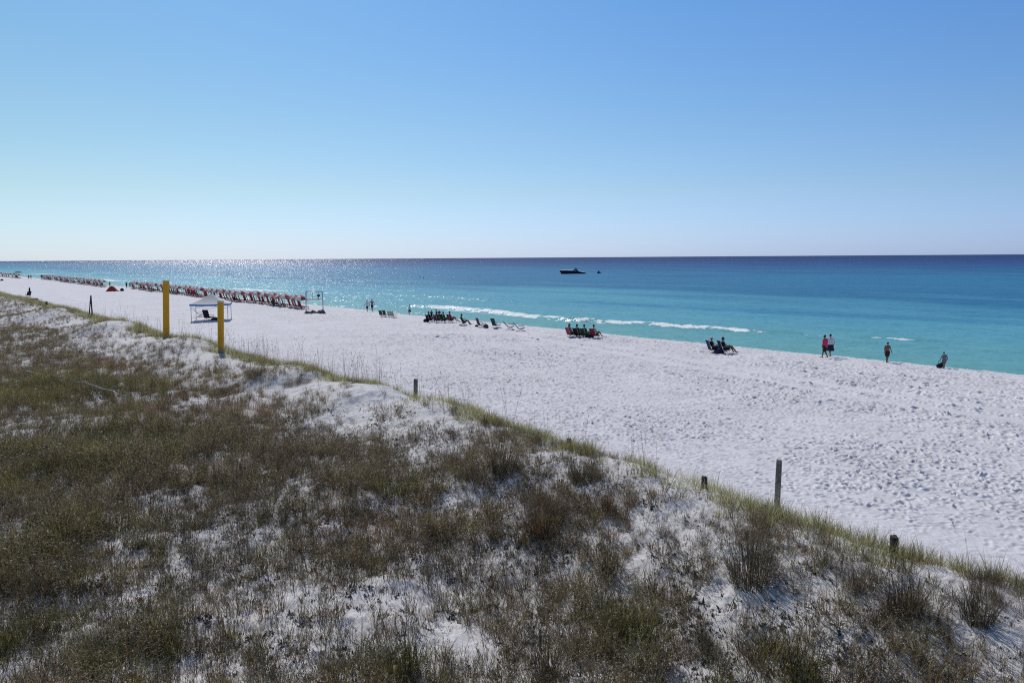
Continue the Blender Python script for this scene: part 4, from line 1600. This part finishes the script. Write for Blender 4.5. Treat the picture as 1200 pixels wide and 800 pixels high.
for px, py, lb, tp in ((321, 359.3, 'dark-clad person lying under an umbrella near the right-hand end of the long row', 'b'),
                       (329, 360.5, 'person with pale shirt under an umbrella near the right-hand end of the long row', 'w'),
                       (276, 353.6, 'dark-clad person sitting under the long row, seen just right of the canopy', 'b')):
    q = gp(px, py)
    person(q + Vector((0, 0, .05)), SEAW + .2, 1.78, lb, None, pose='sit', top=blk if tp == 'b' else wht, bottom=nvy)
# green umbrella by the farthest row, closed umbrella and chair standing apart
M_GRU = mat('green_canvas', (.02, .22, .15), .8, .08, 10, trans=.2)
p = gp(22, 325.5)
t = empty('beach_umbrella', p, 0, 'green umbrella, larger than the rest, beside the farthest umbrella row', 'umbrella')
m = MB()
for k in range(16):
    a0, a1 = 2 * PI * k / 16, 2 * PI * (k + 1) / 16
    for (r0, z0), (r1, z1) in (((.02, 2.7), (.9, 2.5)), ((.9, 2.5), (1.7, 2.0))):
        m.add([(r0 * math.cos(a0), r0 * math.sin(a0), z0), (r1 * math.cos(a0), r1 * math.sin(a0), z1), (r1 * math.cos(a1), r1 * math.sin(a1), z1), (r0 * math.cos(a1), r0 * math.sin(a1), z0)], [(0, 1, 2, 3)])
m.build('canopy', M_GRU, t)
m = MB(); m.tube((0, 0, -.2), (0, 0, 2.7), .03); m.build('pole', M_POLE, t)

p = gp(35.3, 347.6)
h_ = top_height(p, 336.4)
t = empty('folded_umbrella', p, 0, 'dark folded umbrella standing upright in the sand at far left', 'umbrella')
m = MB(); m.tube((0, 0, -.2), (0, 0, h_), .04); m.build('pole', M_DPOLE, t)
m = MB()
for (z0, r0), (z1, r1) in (((.35, .16), (.8, .20)), ((.8, .20), (1.5, .12)), ((1.5, .12), (h_ - .05, .05))):
    m.tube((0, 0, z0), (0, 0, z1), r0, r1, 9)
m.build('canopy', ch_mats['black'], t)
p = gp(33.2, 347.4)
low_chair(p, .9, ch_mats['black'], 'dark beach chair with raised frame left of the folded umbrella at far left', recline=.6, frame=M_DPOLE, s=1.2)

# orange beach tent
p = gp(131.5, 341.3)
t = empty('beach_tent', p, .35, 'low orange-red beach tent pitched between the two nearer umbrella rows', 'tent')
t.scale = (.8, .8, .85)
m = MB()
n = 9
pts = []
for i in range(n):
    for j in range(n):
        a, b = -1 + 2 * i / (n - 1), -1 + 2 * j / (n - 1)
        hgt = 1.45 * max(0, 1 - abs(a) ** 1.5) * max(0, 1 - abs(b) ** 2.2) ** .7
        pts.append((a * 1.5, b * 1.2, hgt))
m.add(pts, [(i * n + j, (i + 1) * n + j, (i + 1) * n + j + 1, i * n + j + 1) for i in range(n - 1) for j in range(n - 1)])
m.build('shell', mat('orange_nylon', (.45, .07, .03), .7, .08, 6, trans=.2), t, True)
m = MB(); m.sheet((1.9, .1, .10), (.7, .1, 0), (0, .6, 0), .05); m.build('porch', mat('dark_nylon', (.06, .05, .045), .8), t)

# ------------------------------------------------------------------ canopy on four legs
p = gp(248.5, 374.8)
W = size_at(p, 46)
rzc = R(14)
t = empty('beach_canopy', p, rzc, 'white pop-up canopy with a blue edge standing over a chair on the sand', 'canopy')
hw = W / 2 * .86
he = top_height(p, 355.0); hp = top_height(p, 343.8)
M_BLU = mat('blue_canvas', (.03, .22, .55), .8, .06, 8, trans=.2)
m = MB()
nn_ = 7
for s_ in range(4):
    c0 = [(-1, -1), (1, -1), (1, 1), (-1, 1)][s_]; c1 = [(1, -1), (1, 1), (-1, 1), (-1, -1)][s_]
    pts = []
    for i in range(nn_):
        f = i / (nn_ - 1)
        for j in range(nn_):
            g = j / (nn_ - 1)
            x = (c0[0] * (1 - g) + c1[0] * g) * (1 - f); y = (c0[1] * (1 - g) + c1[1] * g) * (1 - f)
            sag = -.10 * math.sin(PI * f) - .07 * math.sin(PI * g) * (1 - f)
            pts.append((x * hw * 1.06, y * hw * 1.06, he + (hp - he) * f + sag))
    m.add(pts, [(i * nn_ + j, i * nn_ + j + 1, (i + 1) * nn_ + j + 1, (i + 1) * nn_ + j) for i in range(nn_ - 1) for j in range(nn_ - 1)])
rf = m.build('roof', M_WHC, t, True)
m = MB()
cs = [(-1, -1), (1, -1), (1, 1), (-1, 1)]
for s_ in range(4):
    c0, c1 = cs[s_], cs[(s_ + 1) % 4]
    for k in range(6):
        g0, g1 = k / 6, (k + 1) / 6
        P0 = ((c0[0] * (1 - g0) + c1[0] * g0) * hw * 1.07, (c0[1] * (1 - g0) + c1[1] * g0) * hw * 1.07); P1 = ((c0[0] * (1 - g1) + c1[0] * g1) * hw * 1.07, (c0[1] * (1 - g1) + c1[1] * g1) * hw * 1.07)
        s0, s1 = -.07 * math.sin(PI * g0), -.07 * math.sin(PI * g1)
        m.add([(P0[0], P0[1], he + s0), (P1[0], P1[1], he + s1), (P1[0], P1[1], he + s1 - .17), (P0[0], P0[1], he + s0 - .17)], [(0, 1, 2, 3)])
m.build('valance', M_BLU, rf)
for c0 in cs:
    m = MB(); m.tube((c0[0] * hw, c0[1] * hw, -.1), (c0[0] * hw, c0[1] * hw, he - .02), .035, n=8)
    m.box((c0[0] * hw, c0[1] * hw, .02), (.22, .22, .03)); m.build('leg', M_POLE, t)
m = MB()
for s_ in range(4):
    c0, c1 = cs[s_], cs[(s_ + 1) % 4]
    mid = ((c0[0] + c1[0]) / 2 * hw, (c0[1] + c1[1]) / 2 * hw)
    for c_ in (c0, c1):
        m.tube((c_[0] * hw, c_[1] * hw, he - .10), (mid[0], mid[1], he - .50), .015); m.tube((c_[0] * hw, c_[1] * hw, he - .55), (mid[0], mid[1], he - .12), .015)
m.build('brace', M_POLE, t)
pc = gp(245.5, 375.2)
low_chair(pc, SEAW + .5, ch_mats['black'], 'black folding chair standing in the shade of the canopy', recline=.3, frame=M_DPOLE, s=1.35)
pc = gp(236, 371)
low_chair(pc, SEAW - .2, ch_mats['grey'], 'grey low chair at the back left under the canopy', recline=.7, frame=M_DPOLE, s=1.1)

# ------------------------------------------------------------------ tubular stand at the end of the row
p = gp(369, 366.2)
W = size_at(p, 19.5); Hs = top_height(p, 341.2)
t = empty('beach_stand', p, R(10), 'tall open tubular metal stand with rails beside the near end of the umbrella row', 'stand')
hx, hy = W / 2, W * .32
zs = (Hs * .30, Hs * .63, Hs * .98)
for sx in (-1, 1):
    for sy in (-1, 1):
        m = MB(); m.tube((sx * hx, sy * hy, -.1), (sx * hx * .95, sy * hy * .95, Hs), .034, n=8); m.build('leg', M_POLE, t, True)
m = MB()
for z_ in zs[1:]:
    for sy in (-1, 1): m.tube((-hx, sy * hy, z_), (hx, sy * hy, z_), .035)
    for sx in (-1, 1): m.tube((sx * hx, -hy, z_), (sx * hx, hy, z_), .035)
for sx in (-1, 1):
    for k in range(5):
        m.tube((sx * hx, -hy, .3 + k * .38), (sx * hx, hy, .3 + k * .38), .02)
m.tube((-hx * .25, hy, zs[1]), (-hx * .25, hy, Hs), .03); m.tube((hx * .45, hy, zs[1]), (hx * .45, hy, Hs), .03)
m.build('rail', M_POLE, t, True)
m = MB()
for k in range(6):
    m.box((0, -hy + hy * 2 * (k + .5) / 6, zs[1] + .05), (W * .98, hy * .3, .04))
m.build('deck', mat('grey_plank', (.40, .39, .37), .8, .15, 8), t)
m = MB(); m.box((hx * .5, 0, Hs * .8), (.35, .25, .3), bev=.04); m.tube((hx * .5, 0, Hs * .62), (hx * .5, 0, Hs * .8), .03); m.build('seat', M_DPOLE, t)
# heap of folded covers round its feet
p = gp(369, 367.6)
m = MB()
n1, n2 = 22, 8
pts = []
for i in range(n1):
    for j in range(n2):
        a, b = -1 + 2 * i / (n1 - 1), -1 + 2 * j / (n2 - 1)
        hgt = (.34 + .10 * math.sin(i * .9) + .07 * math.sin(i * 2.1 + j) + .3 * (i > 17)) * max(0, 1 - b * b) * max(0, 1 - a ** 8)
        pts.append((a * W * .62, b * .55, hgt - .03))
m.add(pts, [(i * n2 + j, (i + 1) * n2 + j, (i + 1) * n2 + j + 1, i * n2 + j + 1) for i in range(n1 - 1) for j in range(n2 - 1)])
o = m.build('folded_cover', mat('dusty_tarp', (.13, .125, .13), .85, .3, 5)); o.location = p; o.rotation_euler = (0, 0, R(8))
tag(o, 'crumpled dark cover heaped round the feet of the metal stand', 'cover')

# ------------------------------------------------------------------ boat, water scooter, swimmers, sail
p = Vector(at(670.5, 320.8, 0.0))
L = size_at(p, 30.5); D_ = L / 12.0
t = empty('motor_boat', p, R(4), 'long dark-hulled motor boat with a white bow lying offshore', 'boat')
t.scale = (1, 1, 1.15)
# hull lofted bow (-x) to stern (+x)
sec = []
for k in range(15):
    f = k / 14
    x = -L / 2 + L * f
    beam = 1.65 * D_ * min(1, (f * 3.2) ** .6) * (1 - .12 * f)
    shear = (1.5 - .25 * f - 2.1 * max(0, f - .60)) * D_
    keel = -.35 + (1.1 * max(0, .12 - f) / .12)
    sec.append([(x - (.0 if k else 0), -beam, shear), (x + .5 * (1 - f) * D_, -beam * .93, .55 * D_ + .1 * (1 - f)), (x + .9 * (1 - f) * D_, -beam * .75, -.05), (x + 1.2 * (1 - f) * D_, 0, keel * D_ - .1),
                (x + .9 * (1 - f) * D_, beam * .75, -.05), (x + .5 * (1 - f) * D_, beam * .93, .55 * D_ + .1 * (1 - f)), (x, beam, shear)])
m = MB()
pts = [q for s_ in sec for q in s_]
fs_ = [(i * 7 + j, i * 7 + j + 1, (i + 1) * 7 + j + 1, (i + 1) * 7 + j) for i in range(14) for j in range(6)] + [tuple(14 * 7 + j for j in range(7))]
m.add(pts, fs_)
m.build('hull', mat('navy_gelcoat', (.012, .022, .05), .25, .05, 3, spec=.5), t, True)
m = MB()
pts = []
for k, s_ in enumerate(sec):
    y0, z0 = s_[0][1], s_[0][2]
    pts += [(s_[0][0], y0 * 1.01, z0 + .01), (s_[0][0], y0 * .5, z0 + .16 * D_), (s_[0][0], -y0 * .5, z0 + .16 * D_), (s_[0][0], -y0 * 1.01, z0 + .01)]
m.add(pts, [(i * 4 + j, (i + 1) * 4 + j, (i + 1) * 4 + j + 1, i * 4 + j + 1) for i in range(14) for j in range(3)])
for side in (-1, 1):
    for k in range(9):
        a, b = sec[k], sec[k + 1]
        m.tube((a[0][0], side * a[0][1] * 1.01, a[0][2] - .05), (b[0][0], side * b[0][1] * 1.01, b[0][2] - .05), .09 * D_, n=6)
m.build('deck', mat('white_gelcoat', (.70, .74, .74), .35, .04, 3, spec=.5), t, True)
m = MB()
M3 = Matrix.Rotation(R(-38), 3, 'Y')
m.box((.5 * D_, 0, 1.65 * D_), (1.3 * D_, 2.3 * D_, .06), M3); m.box((1.4 * D_, 1.1 * D_, 1.55 * D_), (1.5 * D_, .05, .6 * D_)); m.box((1.4 * D_, -1.1 * D_, 1.55 * D_), (1.5 * D_, .05, .6 * D_))
m.build('windshield', mat('smoked_glass', (.02, .03, .04), .1, .02, 3, spec=.6), t)
m = MB()
for y in (-1.2, 1.2):
    m.tube((1.9 * D_, y * D_, 1.0 * D_), (1.2 * D_, y * D_ * .9, 2.35 * D_), .07 * D_)
    m.tube((2.5 * D_, y * D_, .8 * D_), (2.0 * D_, y * D_ * .9, 2.32 * D_), .06 * D_)
m.tube((1.2 * D_, -1.08 * D_, 2.35 * D_), (1.2 * D_, 1.08 * D_, 2.55 * D_), .07 * D_)
m.build('arch', M_DPOLE, t)
m = MB(); m.sheet((1.6 * D_, 0, 2.38 * D_), (.65 * D_, 0, -.02), (0, 1.1 * D_, 0), .06); m.build('sun_top', ch_mats['navy'], t)
m = MB(); m.box((1.9 * D_, 0, 1.1 * D_), (1.6 * D_, 1.9 * D_, .7 * D_), bev=.12); m.box((3.9 * D_, 0, .55 * D_), (1.8 * D_, 2.0 * D_, .5 * D_), bev=.12); m.build('seats', ch_mats['black'], t)
m = MB(); m.tube((-L / 2 + .3, -.2, 1.6 * D_), (-L / 2 + .1, -.2, 2.1 * D_), .03); m.tube((-L / 2 + .1, -.2, 2.1 * D_), (-L * .2, -1.2 * D_, 2.0 * D_), .03); m.tube((-L * .2, -1.2 * D_, 2.0 * D_), (-L * .2, -1.2 * D_, 1.4 * D_), .03)
m.build('rail', M_POLE, t)
m = MB(); m.box((L / 2 + .25 * D_, 0, .25 * D_), (.9 * D_, 2.4 * D_, .08)); m.build('swim_platform', M_LWOOD, t)
bp_ = p + Vector((2.0 * D_, 0, .6 * D_))
person(bp_, R(80), 1.75, 'person at the helm of the offshore motor boat', None, pose='sit', top=blk, bottom=blk)

p = Vector(at(701.5, 320.4, 0.0))
t = empty('water_scooter', p, R(150), 'small dark water scooter floating right of the motor boat', 'water scooter')
m = MB()
pts = []
for k in range(8):
    f = k / 7; y = 1.4 - 2.8 * f; w_ = .55 * min(1, (f * 3 + .08) ** .6); z1 = .55 + .25 * max(0, 1 - f * 2)
    pts += [(-w_ * .7, y, -.12), (-w_, y, .25), (-w_ * .6, y, z1), (w_ * .6, y, z1), (w_, y, .25), (w_ * .7, y, -.12)]
m.add(pts, [(i * 6 + j, (i + 1) * 6 + j, (i + 1) * 6 + (j + 1) % 6, i * 6 + (j + 1) % 6) for i in range(7) for j in range(6)] + [(0, 1, 2, 3, 4, 5), tuple(47 - j for j in range(6))])
m.build('hull', mat('navy_gelcoat', (.012, .022, .05), .25), t)
m = MB(); m.box((0, -.45, .72), (.36, 1.3, .26), bev=.05); m.build('saddle', ch_mats['black'], t)
m = MB(); m.tube((0, .45, .7), (0, .25, 1.05), .05); m.tube((-.36, .22, 1.05), (.36, .22, 1.05), .025); m.build('handlebar', M_DPOLE, t)
person(p + Vector((0, 0, .52)), R(150), 1.75, 'rider in dark clothes on the water scooter', None, pose='sit', top=blk, bottom=nvy)

for px, py, lb in ((492.2, 324.6, 'left one of two swimmers far out in the water'), (496.2, 326.2, 'right one of two swimmers far out in the water')):
    q = Vector(at(px, py, 0.0))
    person(q + Vector((0, 0, -1.22)), AWAY, 1.75, lb, 'two swimmers far out', pose='stand', stride=.05, top=None, bottom=nvy, skin=SKINT, arm_out=.3)

q = Vector(at(30.4, 306.9, 0.0))
t = empty('sailing_boat', q, R(30), 'faint tiny sailing boat on the horizon at far left', 'boat')
k_ = size_at(q, 1)
m = MB(); pts = []
for k in range(7):
    f = k / 6; w_ = .9 * k_ * math.sin(PI * (f * .8 + .1)) ** .6 * .35; y = (f - .5) * 2.4 * k_
    pts += [(-w_, y, .45 * k_), (0, y, -.1 * k_), (w_, y, .45 * k_)]
m.add(pts, [(i * 3 + j, (i + 1) * 3 + j, (i + 1) * 3 + j + 1, i * 3 + j + 1) for i in range(6) for j in range(2)] + [(i * 3, i * 3 + 2, i * 3 + 5, i * 3 + 3) for i in range(6)])
m.build('hull', wht, t)
m = MB(); m.tube((0, 0, 0), (0, 0, 3.6 * k_), .05 * k_); m.build('mast', M_POLE, t)
m = MB(); m.add([(0.02, -.1 * k_, .6 * k_), (.02, -1.1 * k_, .6 * k_), (.02, -.1 * k_, 3.4 * k_), (-.02, -.1 * k_, .6 * k_), (-.02, -1.1 * k_, .6 * k_), (-.02, -.1 * k_, 3.4 * k_)], [(0, 1, 2), (5, 4, 3)])
m.build('sail', mat('sail_cloth', (.45, .50, .55), .8, .03, .1), t)

# ------------------------------------------------------------------ single large tussocks that stand out on the sand
def tussock(px, py, wpx, hpx, label, material, n=170, wmul=1.0):
    p = ground_pt(px, py)
    h = top_height(p, py - hpx); r_ = size_at(p, wpx) / 2
    bl = []
    for k in range(int(n * .8)):
        a = random.uniform(0, 2 * PI); q = r_ * .55 * random.random() ** .6
        bl.append(blade((q * math.cos(a), q * math.sin(a), -.04), a + random.gauss(0, .5), abs(random.gauss(.30, .30)), h * random.uniform(.5, 1.25),
                        .0075 * wmul * random.uniform(.7, 1.4), random.gauss(.8, .6), 5, random.choice((0, 0, .8))))
    o = blades_mesh('grass_tussock', bl, material)
    me = o.data
    COL.objects.link(o)
    o.location = p
    return tag(o, label, 'grass clump')


def static_foliage(name, lo, hi, tr_):
    return foliage_mat(name, lo, hi, tr_)


M_T1 = static_foliage('tussock_brown', (.075, .058, .036, 1), (.36, .29, .18, 1), .2)
M_T2 = static_foliage('tussock_olive', (.09, .084, .026, 1), (.38, .34, .13, 1), .3)
M_T3 = static_foliage('tussock_rust', (.11, .065, .036, 1), (.32, .22, .13, 1), .25)
for px, py, w, h, lb, mt_, n_ in (
        (712, 672, 46, 52, 'brown tussock with a blue shadow at its foot on bare sand, right of the middle', M_T1, 260),
        (770, 697, 34, 38, 'small spiky tussock alone on white sand below the sand hump', M_T1, 120),
        (632, 628, 66, 60, 'large rust-brown bushy tussock in the middle of the dune face', M_T3, 420),
        (682, 565, 44, 42, 'dark bushy tussock at the edge of the bare sand hump', M_T1, 260),
        (714, 598, 32, 38, 'rusty tussock standing on the slope of the bare sand hump', M_T3, 150),
        (590, 552, 60, 52, 'dark bushy tussock below the green ridge grass in the middle', M_T1, 330),
        (880, 682, 90, 66, 'widest dark tussock, below the tall grey post', M_T1, 620),
        (1060, 720, 70, 62, 'dark shaggy tussock at right below the squat stump', M_T1, 400),
        (1145, 728, 60, 50, 'dark tussock over shadowed sand near the right edge', M_T1, 330),
        (235, 690, 24, 26, 'small dark tussock with a blue shadow on pale sand at lower left', M_T1, 110),
        (204, 678, 13, 17, 'tiny yellow-green tussock on pale sand at lower left', M_T2, 70),
        (475, 795, 60, 70, 'yellow-green tussock at the bottom edge left of centre', M_T2, 330),
        (720, 742, 60, 66, 'olive green tussock in the lower right of the middle', M_T2, 330),
        (640, 795, 60, 60, 'olive brown tussock at the bottom edge right of centre', M_T1, 260)):
    tussock(px, py, w, h, lb, mt_, n_)
